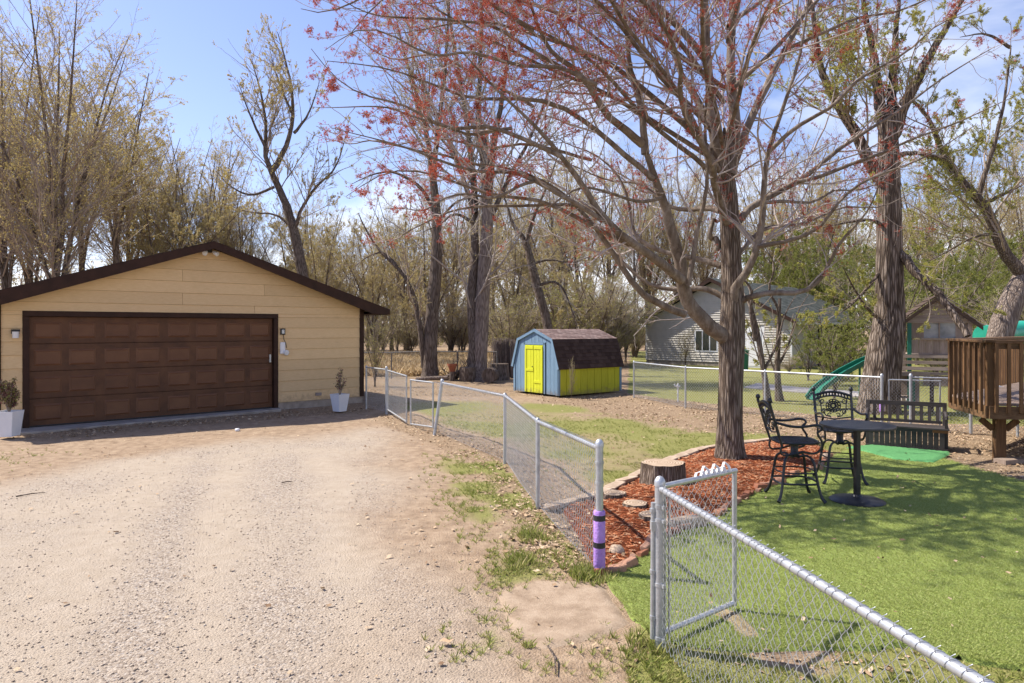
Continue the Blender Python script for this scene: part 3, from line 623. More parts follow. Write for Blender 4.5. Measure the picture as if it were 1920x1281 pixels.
main = [
 ML([(1366, 640), (1345, 622), (1318, 603), (1295, 578), (1280, 545), (1277, 515), (1270, 470), (1259, 431), (1240, 370), (1225, 330), (1204, 270)], -0.9, (0.125, 0.075)),
 ML([(1204, 270), (1165, 235), (1130, 205), (1060, 120), (1000, 30), (960, -60)], -2.2, (0.062, 0.018), -0.9),
 ML([(1210, 290), (1200, 200), (1192, 158), (1177, 77), (1160, 0), (1150, -80)], -0.6, (0.055, 0.018), -0.9),
 ML([(1277, 525), (1255, 505), (1225, 480), (1180, 455), (1130, 410), (1090, 345), (1050, 290), (1000, 230), (930, 170), (860, 90)], -2.6, (0.075, 0.016), -0.7),
 ML([(1285, 590), (1240, 572), (1205, 558), (1165, 505), (1130, 440), (1080, 380), (1010, 335), (930, 310), (850, 300)], -1.8, (0.058, 0.012), -0.6),
 ML([(1362, 560), (1330, 545), (1300, 540), (1262, 540), (1215, 530), (1180, 500), (1130, 455), (1075, 400)], 0.9, (0.052, 0.014), 0.15),
 ML([(1352, 500), (1325, 487), (1290, 483), (1240, 480), (1205, 455), (1190, 420), (1165, 350), (1120, 290), (1040, 250)], 1.4, (0.055, 0.014), 0.1),
 ML([(1290, 535), (1300, 480), (1305, 430), (1318, 380), (1325, 350), (1328, 290), (1322, 200), (1318, 90), (1310, 0)], -1.0, (0.042, 0.013), -0.7),
 ML([(1350, 395), (1325, 390), (1290, 392), (1262, 385), (1200, 350), (1130, 330), (1030, 300)], 1.6, (0.05, 0.014), 0.1),
 ML([(1345, 470), (1332, 420), (1350, 400)], 0.2, (0.045, 0.03), 0.05),
 ML([(1376, 575), (1372, 550), (1385, 528), (1410, 495), (1422, 455), (1431, 400), (1433, 340), (1440, 285), (1463, 215), (1500, 115), (1510, 40), (1525, -60)], -0.9, (0.07, 0.018), -0.1),
 ML([(1385, 568), (1400, 560), (1440, 553), (1495, 546), (1545, 512), (1570, 480), (1595, 440), (1620, 390), (1660, 330)], -1.3, (0.05, 0.013), 0.0),
 ML([(1383, 415), (1400, 395), (1430, 372), (1490, 342), (1540, 310), (1600, 265), (1660, 225), (1760, 150), (1860, 90)], 0.7, (0.062, 0.014), 0.05),
 ML([(1490, 342), (1560, 325), (1620, 300), (1700, 265), (1800, 230), (1900, 180)], -1.0, (0.035, 0.01), 0.3),
 ML([(1422, 462), (1470, 455), (1520, 430), (1560, 395), (1620, 350), (1720, 290), (1830, 240)], -1.9, (0.034, 0.01), -0.6),
 ML([(1362, 340), (1345, 290), (1335, 230), (1330, 150), (1325, 60), (1322, -60), (1318, -180)], -0.3, (0.10, 0.04)),
 ML([(1366, 330), (1380, 250), (1370, 150), (1371, 50), (1378, -80), (1380, -200)], 0.4, (0.10, 0.04)),
 ML([(1370, 330), (1392, 262), (1435, 165), (1480, 80), (1530, -20), (1580, -120)], 0.9, (0.075, 0.03)),
 ML([(1335, 240), (1300, 170), (1270, 120), (1240, 60), (1215, -10), (1200, -80)], 1.0, (0.06, 0.02), 0),
 ML([(1336, 290), (1290, 235), (1230, 180), (1150, 130), (1060, 80), (950, 50), (830, 40), (720, 60)], -0.6, (0.055, 0.012), 0),
 ML([(1328, 120), (1250, 20), (1150, -40), (1000, -70), (860, -60), (740, -10), (650, 70)], -2.0, (0.055, 0.012), 0),
 ML([(1225, 335), (1160, 275), (1090, 225), (1000, 185), (900, 185), (800, 160), (700, 120), (620, 110)], -2.6, (0.042, 0.009), -0.9),
 ML([(1130, 415), (1060, 365), (980, 330), (880, 315), (780, 290), (690, 250), (620, 240)], -2.9, (0.034, 0.008), -1.6),
 ML([(1180, 458), (1100, 420), (1000, 375), (900, 350), (800, 330), (720, 330), (650, 360)], -2.4, (0.034, 0.008), -1.2),
 ML([(1050, 292), (960, 250), (860, 235), (770, 215), (680, 180), (590, 95)], -3.2, (0.03, 0.008), -2.2),
 ML([(1000, 60), (900, -10), (800, -30), (700, -20), (620, 20), (575, 10)], -2.8, (0.03, 0.008), -2.0),
 ML([(1080, 385), (1000, 380), (900, 395), (820, 400), (740, 440), (700, 500)], -2.0, (0.024, 0.006), -1.4),
 ML([(1240, 372), (1180, 380), (1080, 350), (1000, 390), (930, 440)], -2.4, (0.026, 0.007), -0.9),
 ML([(1440, 285), (1490, 240), (1560, 200), (1640, 130), (1740, 60), (1840, 20)], -1.8, (0.034, 0.009), -0.7),
 ML([(1480, 90), (1540, 60), (1640, 30), (1760, -10), (1860, -40)], 1.2, (0.034, 0.009), 0.7),
 ML([(1432, 380), (1480, 380), (1540, 370), (1620, 350), (1720, 310)], 1.0, (0.03, 0.008), -0.5),
 ML([(1380, 480), (1420, 440), (1470, 420), (1540, 400), (1640, 390), (1740, 350)], 2.6, (0.04, 0.01), 0.1),
 ML([(1366, 440), (1350, 350), (1360, 250), (1390, 130), (1430, 0)], 3.0, (0.06, 0.02), 0.1),
 ML([(1362, 420), (1340, 330), (1290, 220), (1260, 100), (1240, -20)], -3.0, (0.06, 0.02), -0.1),
 ML([(1120, 160), (1000, 110), (890, 115), (780, 85), (690, 60), (615, 85)], -3.2, (0.026, 0.007), -2.4),
 ML([(1060, 130), (960, 70), (860, 30), (740, 40), (650, 10), (600, -20)], -2.2, (0.026, 0.007), -1.6),
 ML([(960, 240), (880, 250), (800, 235), (720, 200), (640, 190), (585, 200)], -2.6, (0.022, 0.006), -2.4),
 ML([(900, 310), (820, 290), (730, 265), (660, 275), (600, 250)], -1.4, (0.02, 0.006), -1.6),
 ML([(1000, 340), (930, 370), (850, 365), (790, 400), (720, 390)], -3.4, (0.022, 0.006), -2.0),
 ML([(1110, 300), (1000, 270), (900, 275), (810, 260), (720, 270), (650, 300)], 0.6, (0.03, 0.007), 1.2),
 ML([(1180, 120), (1060, 30), (940, -20), (820, 10), (700, 0)], 1.2, (0.03, 0.007), 0.6),
 ML([(1000, 200), (900, 140), (800, 100), (720, 110), (640, 50)], 0.4, (0.026, 0.007), -1.0),
]
# the upper crown, mostly above the picture: limbs leaving the leaders all round
for i in range(10):
    a_ = i * 2.399 + rng.uniform(-.2, .2); z_ = 5.8 + 3.4 * i / 10; L_ = rng.uniform(4.0, 5.6) * (1.1 - .035 * max(0, z_ - 4.6) * 1.5); e_ = R(rng.uniform(24, 48)); s_ = np.array([MBASE[0] - .08 + .1 * math.cos(a_), MBASE[1] + .1 * math.sin(a_), z_])
    if math.sin(a_) < .1 or i % 3 == 0:
        d_ = np.array([math.cos(a_) * math.cos(e_), math.sin(a_) * math.cos(e_), math.sin(e_)]); main.append(([tuple(s_ + d_ * L_ * f + np.array([0, 0, .5 * f * (1 - f)]) + rng.normal(0, .12, 3) * f) for f in np.linspace(0, 1, 6)], (.036, .008)))
for i, (az, z_, L_, el_) in enumerate([(196, 4.6, 6.4, 20), (214, 4.3, 6.0, 22), (222, 4.9, 6.6, 20), (230, 4.4, 6.0, 24), (246, 4.7, 5.6, 22), (268, 4.8, 5.0, 24), (226, 5.6, 6.8, 14), (210, 5.8, 6.6, 14)]):
    a_, e_ = R(az), R(el_); d_ = np.array([math.cos(a_) * math.cos(e_), math.sin(a_) * math.cos(e_), math.sin(e_)]); s_ = np.array([MBASE[0] - .1, MBASE[1], z_])
    main.append(([tuple(s_ + d_ * L_ * f + np.array([0, 0, 1.0 * f * (1 - f)]) + rng.normal(0, .13, 3) * f) for f in np.linspace(0, 1, 7)], (.04, .008)))
P0, R0 = limbs0(main, 18); P0 = P0 + nrm(rng.normal(size=P0.shape)) * R0[:, :, None] * 0.18
_f = np.linspace(0, 1, 18)[None, :, None]; P0 = P0 + np.sin(_f * rng.uniform(9, 17, (len(P0), 1, 3)) + rng.uniform(0, 6.3, (len(P0), 1, 3))) * rng.uniform(.02, .07, (len(P0), 1, 3)) * np.minimum(_f * 3, 1) * (R0[:, :1, None] < .07)
R0 = R0 * (1 - .55 * np.linspace(0, 1, 18)[None] ** 3); Vl = tubes(P0, R0, 12)
P1, R1 = kids(rng, P0, R0, 3.7, (0.18, 1.0), (28, 62), (0.18, 0.42), 8, 0.15, 0.035, 0.5, 0.35, 1.9, 0.005)
# limb ends carry on as a spray of shoots
P2, R2 = kids(rng, P1, R1, 5.6, (0.2, 1.0), (28, 60), (0.25, 0.55), 6, 0.17, 0.03, 0.6, 0.15, 0.85, 0.0033)
P3_, R3 = kids(rng, P2, R2, 5.6, (0.25, 1.0), (25, 60), (0.3, 0.6), 4, 0.18, 0.03, 0.7, 0.07, 0.35, 0.0024)
o = np.array(MBASE)
V1, q1 = join((Vl[0], Vl[1])); link('limb', mesh_np('maple_limbs', V1 - o, q1, None, True), LIMB_MAPLE, maple, kind='stuff')
V1, q1 = join(tubes(P1, R1, 6), tubes(P2, R2, 4), tubes(P3_, R3, 3)); link('twigs', mesh_np('maple_twigs', V1 - o, q1, None, True), TWIG_MAPLE, maple, kind='stuff')
allp = np.concatenate([spots(rng, P3_, 80000, (0.4, 1.0), 0.02), spots(rng, P2, 36000, (0.4, 1.0), 0.02)])
ax_ = allp[:, 0] / allp[:, 1] * 10.8; wx = 0.52 + 0.26 * sstep(2.6, -1.0, ax_); wz = sstep(2.2, 3.6, allp[:, 2]); cl_ = sstep(0.3, 0.6, vn(allp[:, 0] * 1.3 + allp[:, 1], allp[:, 2] * 1.3, 1.1, 3))
kp = rng.random(len(allp)) < wx * wz * (0.5 + 0.5 * cl_) * 0.95; fp = allp[kp]
Vf, Tf = scatter(CL, CLF, fp - o, rot_rand(rng, len(fp)), rng.uniform(0.013, 0.031, len(fp)))
link('blossom', mesh_np('maple_blossom', Vf, None, Tf), RED, maple, kind='stuff')

# ---------------------------------------------------------------- generic trees
def vase_tree(seed, H, r0, nlead=4, split=0.22, spread=26, lean=(0, 0), dens=1.0, lift=0.05, twig_m=2.0, lv=4, bare=0.0):
    rng = np.random.default_rng(seed); base = np.zeros(3); hs = H * split
    t = np.array([[0, 0, 0], [lean[0] * hs * .5 + rng.normal(0, .05), lean[1] * hs * .5, hs * 0.5], [lean[0] * hs, lean[1] * hs, hs], [lean[0] * hs * 1.3, lean[1] * hs * 1.3, hs * 1.25]])
    top = t[2]; Ls = []
    for j in range(nlead):
        az = 2 * math.pi * (j + rng.uniform(-.3, .3)) / nlead; sp = math.tan(R(spread)) * rng.uniform(0.25, 1.15) * (0.25 if j == 0 else 1); hh = (H - hs) * rng.uniform(0.75, 1.0) * (1.0 if j else 1.04)
        p = [top + np.array([0, 0, -0.15])]; x = top.copy()
        for i in range(1, 7):
            u = i / 6; rr = sp * hh * (0.25 + 0.75 * u) * u * 1.0
            p.append(top + np.array([math.cos(az) * rr, math.sin(az) * rr, hh * u]) + rng.normal(0, 0.035 * H / 10, 3) + np.array([lean[0], lean[1], 0]) * hh * u * 0.6)
        Ls.append((p, (r0 * (0.72 if j == 0 else rng.uniform(0.4, 0.6)), 0.015)))
    A, RA = limbs0(Ls, 14)
    B, RB = kids(rng, A, RA, 1.6 * dens, (0.12, 0.98), (22, 50), (0.22, 0.45), 8, 0.09, lift, 0.42, 0.6, H * 0.34, 0.008)
    C, RC = kids(rng, B, RB, 2.8 * dens, (0.15, 1.0), (22, 52), (0.28, 0.55), 5, 0.11, lift, 0.55, 0.3, 1.9, 0.0048)
    D, RD = kids(rng, C, RC, twig_m * 1.9 * dens, (0.15, 1.0), (22, 55), (0.35, 0.7), 3, 0.12, lift, 0.7, 0.2, 0.9, 0.0034)
    tk = trunk_mesh(t, [r0, r0 * .93, r0 * .85, r0 * .5], base, 20, 14, seed, 0.35, 0.07)
    wood_ = join(tk, tubes(A, RA, 8)); tw = join(tubes(B, RB, 5), tubes(C, RC, 3), tubes(D, RD, 3))
    return dict(wood=wood_, twigs=tw, D=D, C=C, B=B, A=A, rng=rng)
def tree_meshes(name, T, bud_n, size, tmpl=(LF, LFF), wt=None):
    rng = T['rng']; mw = mesh_np(name + '_wood', *T['wood'], None, True); mt = mesh_np(name + '_twigs', *T['twigs'], None, True)
    p = np.concatenate([spots(rng, T['D'], int(bud_n * .85), (0.2, 1.0), 0.015), spots(rng, T['C'], int(bud_n * .15), (0.4, 1.0), 0.015)])
    if wt is not None: p = p[rng.random(len(p)) < wt(p)]
    V, Tq = scatter(tmpl[0], tmpl[1], p, rot_rand(rng, len(p)), rng.uniform(size[0], size[1], len(p)))
    return mw, mt, mesh_np(name + '_buds', V, None, Tq)
def tree_thing(name, meshes, mats, label, group, loc, rz, sc, cat='tree', parts=('trunk', 'twigs', 'buds')):
    t = thing(name, label, cat, loc, rz, group); t.scale = sc if isinstance(sc, tuple) else (sc, sc, sc)
    for i, (me_, m_) in enumerate(zip(meshes, mats)):
        o = link(parts[i], me_, m_, t)
        if i: o['kind'] = 'stuff'
    return t
HP = 16.0
protoA = tree_meshes('tall_a', vase_tree(31, HP, 0.20, 6, 0.10, 24, dens=1.2), 29000, (0.026, 0.058))
protoB = tree_meshes('tall_b', vase_tree(32, HP, 0.17, 5, 0.16, 20, dens=1.2), 24000, (0.026, 0.058))
protoC = tree_meshes('tall_c', vase_tree(33, HP, 0.17, 4, 0.30, 17, dens=1.15, lean=(0.05, 0)), 22000, (0.028, 0.06))
protoD = tree_meshes('slim_d', vase_tree(34, HP, 0.13, 2, 0.34, 12, dens=0.95), 8000, (0.022, 0.05))
protoE = tree_meshes('wide_e', vase_tree(35, 10.0, 0.14, 6, 0.12, 36, dens=1.25), 34000, (0.028, 0.06))
protoG = tree_meshes('leafy_g', vase_tree(37, 10.0, 0.14, 6, 0.10, 36, dens=1.2), 30000, (0.05, 0.10))
protoF = tree_meshes('bent_f', vase_tree(36, HP, 0.24, 3, 0.24, 30, dens=0.9, lean=(0.16, 0), lift=0.02), 15000, (0.022, 0.05))
shrubA = tree_meshes('shrub_a', vase_tree(41, 4.0, 0.05, 9, 0.03, 30, dens=2.6, twig_m=3.0), 6500, (0.02, 0.045))
shrubB = tree_meshes('shrub_b', vase_tree(42, 4.0, 0.06, 8, 0.03, 36, dens=2.6, twig_m=3.0), 7500, (0.02, 0.045))
shrubC = tree_meshes('shrub_c', vase_tree(43, 4.0, 0.05, 6, 0.05, 22, dens=2.3, twig_m=2.8), 2600, (0.02, 0.04))
shrubD = tree_meshes('shrub_d', vase_tree(44, 4.0, 0.06, 6, 0.03, 34, dens=1.5, twig_m=2.0), 3400, (0.04, 0.085))
def place(px, d, top=None, H=None):
    if H is None: H = CAMH + (HZ - top) / F * d
    return ((px - 960) / F * d, d, -0.05), H
def bg(meshes, mats, px, d, top, label, group, protoH=HP, name='bare_tree', wid=1.0, cat='tree', seed=[0]):
    loc, H = place(px, d, top); s = H / protoH; seed[0] += 1
    return tree_thing(name, meshes, mats, label, group, loc, (seed[0] * 2.399) % 6.283, (s * wid, s * wid, s), cat)
YB = (BARK_DARK, TWIG_BG, BUD_Y); TB = (BARK_DARK, TWIG_PINK, BUD_T); GB = (BARK_DARK, TWIG_BG, BUD_G); GL_ = (BARK_DARK, TWIG_BG, LEAF_G); PB = (BARK_PALE, TWIG_PINK, BUD_T)
bg(protoA, YB, 108, 31, -30, 'tall many-stemmed tree with yellow buds just left behind the garage roof', None, wid=1.05)
bg(protoB, YB, 15, 34, 20, 'budding yellow tree at the far left edge behind the garage', None, wid=1.1)
bg(protoC, YB, 205, 37, 130, 'slim dark-trunked budding tree right of the many-stemmed one behind the garage', None, wid=1.3)
for px, d, tp, pr, mt in [(-40, 40, 60, protoA, TB), (60, 45, 90, protoB, YB), (150, 46, 120, protoC, TB), (245, 48, 215, protoB, TB), (-90, 36, 0, protoB, YB), (290, 52, 240, protoC, YB)]:
    bg(pr, mt, px, d, tp, 'yellow-budded tree in the grove behind the left end of the garage', 'budding trees behind the left end of the garage', wid=1.15)
for px, d, tp, pr, mt in [(330, 50, 245, protoB, YB), (375, 52, 240, protoA, YB), (425, 55, 262, protoC, YB), (460, 50, 330, protoA, YB), (395, 48, 350, protoE, TB), (300, 46, 360, protoE, TB)]:
    bg(pr, mt, px, d, tp, 'pale yellow-budded tree behind the ridge of the garage roof', 'budding trees behind the ridge of the garage', 10.0 if pr in (protoE, protoG) else HP)
for px, d, tp, pr, mt in [(600, 46, 385, protoE, YB), (650, 56, 420, protoA, TB), (620, 64, 400, protoB, TB), (690, 60, 405, protoA, TB), (580, 60, 330, protoB, YB), (735, 58, 390, protoE, GB), (545, 52, 390, protoE, YB)]:
    bg(pr, mt, px, d, tp, 'low hazy budding tree beyond the right slope of the garage roof', 'trees beyond the right slope of the garage roof', 10.0 if pr in (protoE, protoG) else HP)
WOOD1 = 'bare grey tree of the wood behind the yellow and blue shed'
for px, d, tp, pr, mt in [(760, 50, 330, protoB, TB), (845, 55, 300, protoA, TB), (930, 48, 330, protoC, TB), (985, 60, 270, protoB, TB), (1040, 52, 280, protoA, TB), (1090, 44, 300, protoF, TB), (1140, 58, 250, protoB, TB), (1190, 50, 300, protoD, TB), (1215, 62, 260, protoA, PB), (1060, 64, 300, protoC, PB), (900, 66, 340, protoA, GB), (960, 40, 390, protoE, GB), (1100, 40, 420, protoE, GB), (800, 42, 400, protoE, GB), (700, 44, 440, protoE, GB)]:
    bg(pr, mt, px, d, tp, WOOD1, 'bare trees of the wood behind the shed', 10.0 if pr in (protoE, protoG) else HP)
WOOD2 = 'bare budding tree standing beyond the roof of the white house'
for px, d, tp, pr, mt in [(1270, 60, 270, protoB, PB), (1320, 66, 300, protoA, PB), (1400, 58, 330, protoD, PB), (1450, 56, 280, protoB, GB), (1500, 62, 250, protoA, PB), (1550, 54, 310, protoC, PB), (1600, 60, 290, protoB, GB), (1520, 50, 450, protoG, GL_), (1480, 54, 440, protoG, GL_), (1570, 48, 470, protoG, GL_)]:
    bg(pr, mt, px, d, tp, WOOD2, 'budding trees beyond the white house', 10.0 if pr in (protoE, protoG) else HP)
WOOD3 = 'budding tree in the background behind the wooden play hut'
for px, d, tp, pr, mt in [(1690, 46, 300, protoB, PB), (1740, 52, 250, protoA, PB), (1800, 44, 290, protoF, PB), (1860, 50, 260, protoB, PB), (1930, 42, 230, protoA, GB), (1720, 38, 460, protoG, GL_), (1770, 34, 455, protoG, GL_), (1835, 40, 480, protoG, GL_), (1900, 36, 450, protoG, GL_), (1660, 42, 480, protoG, GL_)]:
    bg(pr, mt, px, d, tp, WOOD3, 'budding trees behind the play hut', 10.0 if pr in (protoE, protoG) else HP)
# far wood closing the view: one mass
rng = np.random.default_rng(77)
Ps = []; n = 260; fx = rng.uniform(-75, 90, n); fd = rng.uniform(72, 108, n); hh = rng.uniform(7, 14, n)
st0 = np.stack([np.stack([fx + rng.normal(0, .3, n) * j, fd, hh * j / 5], -1) for j in range(6)], 1); sr = np.linspace(0.14, 0.02, 6)[None] * np.ones((n, 1))
B, RB = kids(rng, st0, sr, 1.1, (0.15, 1), (25, 60), (0.2, 0.4), 4, 0.1, 0.06, 0.6, 0.8, 4, 0.02)
C, RC = kids(rng, B, RB, 1.2, (0.2, 1), (25, 60), (0.35, 0.6), 3, 0.12, 0.05, 0.6, 0.6, 2, 0.014)
V, q = join(tubes(st0, sr, 5), tubes(B, RB, 3), tubes(C, RC, 3)); link('far_wood', mesh_np('far_wood', V, q, None, True), TWIG_BG, kind='stuff')
p = np.concatenate([spots(rng, C, 17000, (0.2, 1), 0.2), np.stack([rng.uniform(-75, 90, 16000), rng.uniform(75, 108, 16000), rng.random(16000) ** 1.5 * 4], -1)])
V, Tq = scatter(LF, LFF, p, rot_rand(rng, len(p)), rng.uniform(0.16, 0.4, len(p))); link('far_foliage', mesh_np('far_foliage', V, None, Tq), leafy('far_leaf', [(0.28, 0.24, 0.10), (0.38, 0.34, 0.13), (0.42, 0.33, 0.19), (0.34, 0.27, 0.15)], 0.4), kind='stuff')
# undergrowth
rng = np.random.default_rng(78)
def shrub(px, d, H, label, group, kind=None, mats=None, wid=1.3, name='leafing_shrub'):
    pr = [shrubA, shrubB, shrubC, shrubD][rng.integers(0, 3) if kind is None else kind]; s = H / 4.0
    return tree_thing(name, pr, mats or [GB, YB, TB, GB][rng.integers(0, 4)], label, group, ((px - 960) / F * d, d, -0.03), rng.uniform(0, 6), (s * wid, s * wid, s), 'shrub', ('stems', 'twigs', 'buds'))
for i in range(36):
    px_s = rng.uniform(680, 1215); d = rng.uniform(32, 50) if px_s > 940 else rng.uniform(46, 56); shrub(px_s, d, rng.uniform(2.2, 4.8), 'tangled olive shrub of the undergrowth between the rear fence and the wood', 'undergrowth shrubs beyond the rear fence')
for i in range(16):
    d = rng.uniform(24, 38); shrub(rng.uniform(1640, 1990), d, rng.uniform(2.2, 4.2), 'loose yellow-green shrub behind the wooden play hut', 'shrubs behind the play hut', kind=3 if i % 2 else None, mats=[GB, GL_][i % 2])
for px, d, H in [(1545, 25, 2.7), (1590, 27, 2.5), (1515, 27.5, 2.2), (1565, 20.5, 2.0)]:
    shrub(px, d, H, 'tall leafing shrub with yellow-green buds beside the white house porch', 'leafing shrubs beside the porch', 3, GB, 1.1)
shrub(1480, 31, 0.95, 'low rounded dark bush at the corner of the white house', None, 1, GL_, 1.6)
shrub(1285, 37, 1.9, 'bare reddish bush in front of the white house wall left of the window', None, 2, TB, 1.1)
for px, d, H in [(703, 24.5, 2.6), (745, 47, 3.4)]:
    shrub(px, d, H, 'thin twiggy shrub just right of the garage wall' if d < 30 else 'wispy shrub beyond the straw field right of the garage', None, 2, GB, 0.9)
shrub(1072, 20.15, 1.1, 'small leafless sapling growing against the yellow shed wall', None, 2, (LIMB_MAPLE, TWIG_MAPLE, BUD_T), 0.45, 'sapling')

# ---------------------------------------------------------------- trees traced from the photograph
def traced(name, label, d, trunk, trad, limbs, mats, bud_n, bsize, seed, base_px, den=(2.2, 2.8, 3.2), k=26, ridge=0.08, flare=0.4, lift=0.04, bark_l=None, n=50):
    rng = np.random.default_rng(seed); b = np.array(P3(base_px[0], base_px[1], d)); b[2] = 0
    pts = [P3(x, y, d) for x, y in trunk]; pts[0] = (pts[0][0], pts[0][1], -0.05)
    V, q = trunk_mesh(pts, trad, b, n, k, seed, flare, ridge)
    t = thing(name, label, 'tree', tuple(b)); link('trunk', mesh_np(name + '_trunk', V, q, None, True), mats[0], t)
    lst = [([P3(x, y, d + (dd * i / (len(pl) - 1))) for i, (x, y) in enumerate(pl)], (rr[0], rr[1] * .55)) for pl, rr, dd in limbs]
    A, RA = limbs0(lst, 16); A = A + nrm(rng.normal(size=A.shape)) * RA[:, :, None] * 0.25
    B, RB = kids(rng, A, RA, den[0], (0.12, 1.0), (22, 55), (0.25, 0.6), 8, 0.10, lift, 0.5, 0.8, 4.5, 0.010)
    C, RC = kids(rng, B, RB, den[1], (0.15, 1.0), (22, 55), (0.32, 0.6), 5, 0.12, lift, 0.6, 0.3, 2.0, 0.007)
    D, RD = kids(rng, C, RC, den[2], (0.15, 1.0), (25, 55), (0.35, 0.7), 3, 0.13, lift, 0.7, 0.15, 0.9, 0.005)
    link('limb', mesh_np(name + '_limbs', (lambda a: a[0] - b)(tubes(A, RA, 10)), tubes(A, RA, 10)[1], None, True), bark_l or mats[0], t, kind='stuff')
    V, q = join(tubes(B, RB, 5), tubes(C, RC, 3), tubes(D, RD, 3)); link('twigs', mesh_np(name + '_twigs', V - b, q, None, True), mats[1], t, kind='stuff')
    if bud_n:
        p = np.concatenate([spots(rng, D, int(bud_n * .85), (0.2, 1), 0.015), spots(rng, C, int(bud_n * .15), (0.4, 1), 0.015)])
        V, Tq = scatter(LF, LFF, p - b, rot_rand(rng, len(p)), rng.uniform(*bsize, len(p))); link('buds', mesh_np(name + '_buds', V, None, Tq), mats[2], t, kind='stuff')
    return t
traced('forked_tree', 'tall tree with two upright trunks and a pale flared base left of the shed', 27.3,
       [(897, 716), (899, 690), (902, 640), (905, 560), (910, 480), (914, 420), (912, 330), (905, 230)], [0.40, 0.30, 0.275, 0.27, 0.255, 0.24, 0.19, 0.1],
       [([(890, 690), (886, 600), (888, 520), (892, 440), (890, 380), (885, 300), (872, 200), (850, 80), (830, -60)], (0.24, 0.06), 0.8),
        ([(912, 430), (918, 330), (935, 220), (955, 100), (970, -60)], (0.17, 0.05), -0.8), ([(911, 340), (896, 240), (900, 120), (905, 0), (900, -120)], (0.15, 0.05), 0.5),
        ([(890, 400), (868, 330), (840, 260), (800, 180), (760, 60)], (0.11, 0.03), 1.5), ([(914, 420), (950, 340), (990, 270), (1030, 170), (1060, 60)], (0.11, 0.03), 1.2), ([(890, 420), (850, 395), (830, 420), (780, 440)], (0.07, 0.02), -1)],
       (BARK_PALE, TWIG_PINK, BUD_T), 8000, (0.025, 0.055), 51, (897, 714), bark_l=BARK_DARK)
traced('straight_tree', 'straight dark trunk standing at the rear fence with a thinner stem leaning from its foot', 27.6,
       [(806, 716), (806, 690), (808, 640), (811, 570), (818, 500), (820, 440), (816, 370), (806, 290)], [0.30, 0.27, 0.262, 0.26, 0.24, 0.22, 0.17, 0.1],
       [([(797, 690), (790, 640), (783, 580), (768, 530), (745, 500), (718, 480), (690, 440), (672, 400)], (0.13, 0.03), -0.5),
        ([(816, 370), (808, 300), (790, 200), (760, 110), (740, 20)], (0.14, 0.03), 0.6), ([(812, 340), (822, 240), (835, 140), (840, 20), (850, -60)], (0.12, 0.03), -0.6),
        ([(818, 400), (790, 350), (740, 320), (700, 325), (660, 345)], (0.09, 0.02), 0.4), ([(819, 420), (850, 380), (880, 370), (930, 330)], (0.07, 0.02), 0.9), ([(745, 500), (720, 470), (690, 480), (665, 500)], (0.06, 0.015), 0.2)],
       (BARK_DARK, TWIG_BG, BUD_T), 7000, (0.025, 0.055), 52, (806, 712))
traced('leaning_tree', 'dark tree leaning left behind the peak of the shed roof', 31,
       [(1040, 690), (1028, 610), (1012, 555), (1000, 510), (992, 475), (986, 450)], [0.24, 0.21, 0.2, 0.19, 0.17, 0.1],
       [([(990, 470), (980, 445), (968, 430), (958, 415), (950, 380), (930, 330)], (0.14, 0.03), 0.5), ([(986, 460), (992, 430), (1005, 395), (1030, 340), (1060, 250)], (0.12, 0.03), -0.4),
        ([(1010, 535), (1040, 525), (1060, 545), (1075, 590), (1090, 640)], (0.07, 0.03), -0.4), ([(1000, 495), (1030, 485), (1070, 495), (1110, 480)], (0.06, 0.02), 0.4)],
       (BARK_DARK, TWIG_PINK, BUD_T), 4000, (0.025, 0.055), 53, (1040, 690))
traced('crooked_tree', 'crooked dark tree with a bare twiggy top behind the garage roof', 37,
       [(592, 680), (575, 560), (560, 470), (548, 420), (535, 385)], [0.34, 0.3, 0.27, 0.25, 0.18],
       [([(545, 410), (525, 355), (508, 320), (496, 292), (500, 240), (490, 170), (470, 110)], (0.22, 0.03), 0), ([(508, 322), (525, 300), (545, 255), (552, 190), (535, 110), (520, 60)], (0.18, 0.03), 1),
        ([(552, 440), (560, 400), (590, 350), (630, 320), (650, 250)], (0.12, 0.03), -1), ([(552, 250), (580, 215), (600, 150)], (0.09, 0.02), 0.5), ([(502, 285), (470, 220), (445, 150)], (0.09, 0.02), -0.8), ([(515, 350), (470, 370), (430, 350), (405, 320)], (0.08, 0.02), -1),
        ([(550, 430), (520, 400), (470, 400), (430, 385)], (0.08, 0.02), 0.6), ([(546, 210), (520, 150), (505, 90)], (0.07, 0.02), 0.4)],
       (BARK_DARK, TWIG_BG, BUD_Y), 30000, (0.022, 0.05), 54, (592, 680), den=(2.6, 2.8, 3.4), lift=0.07)
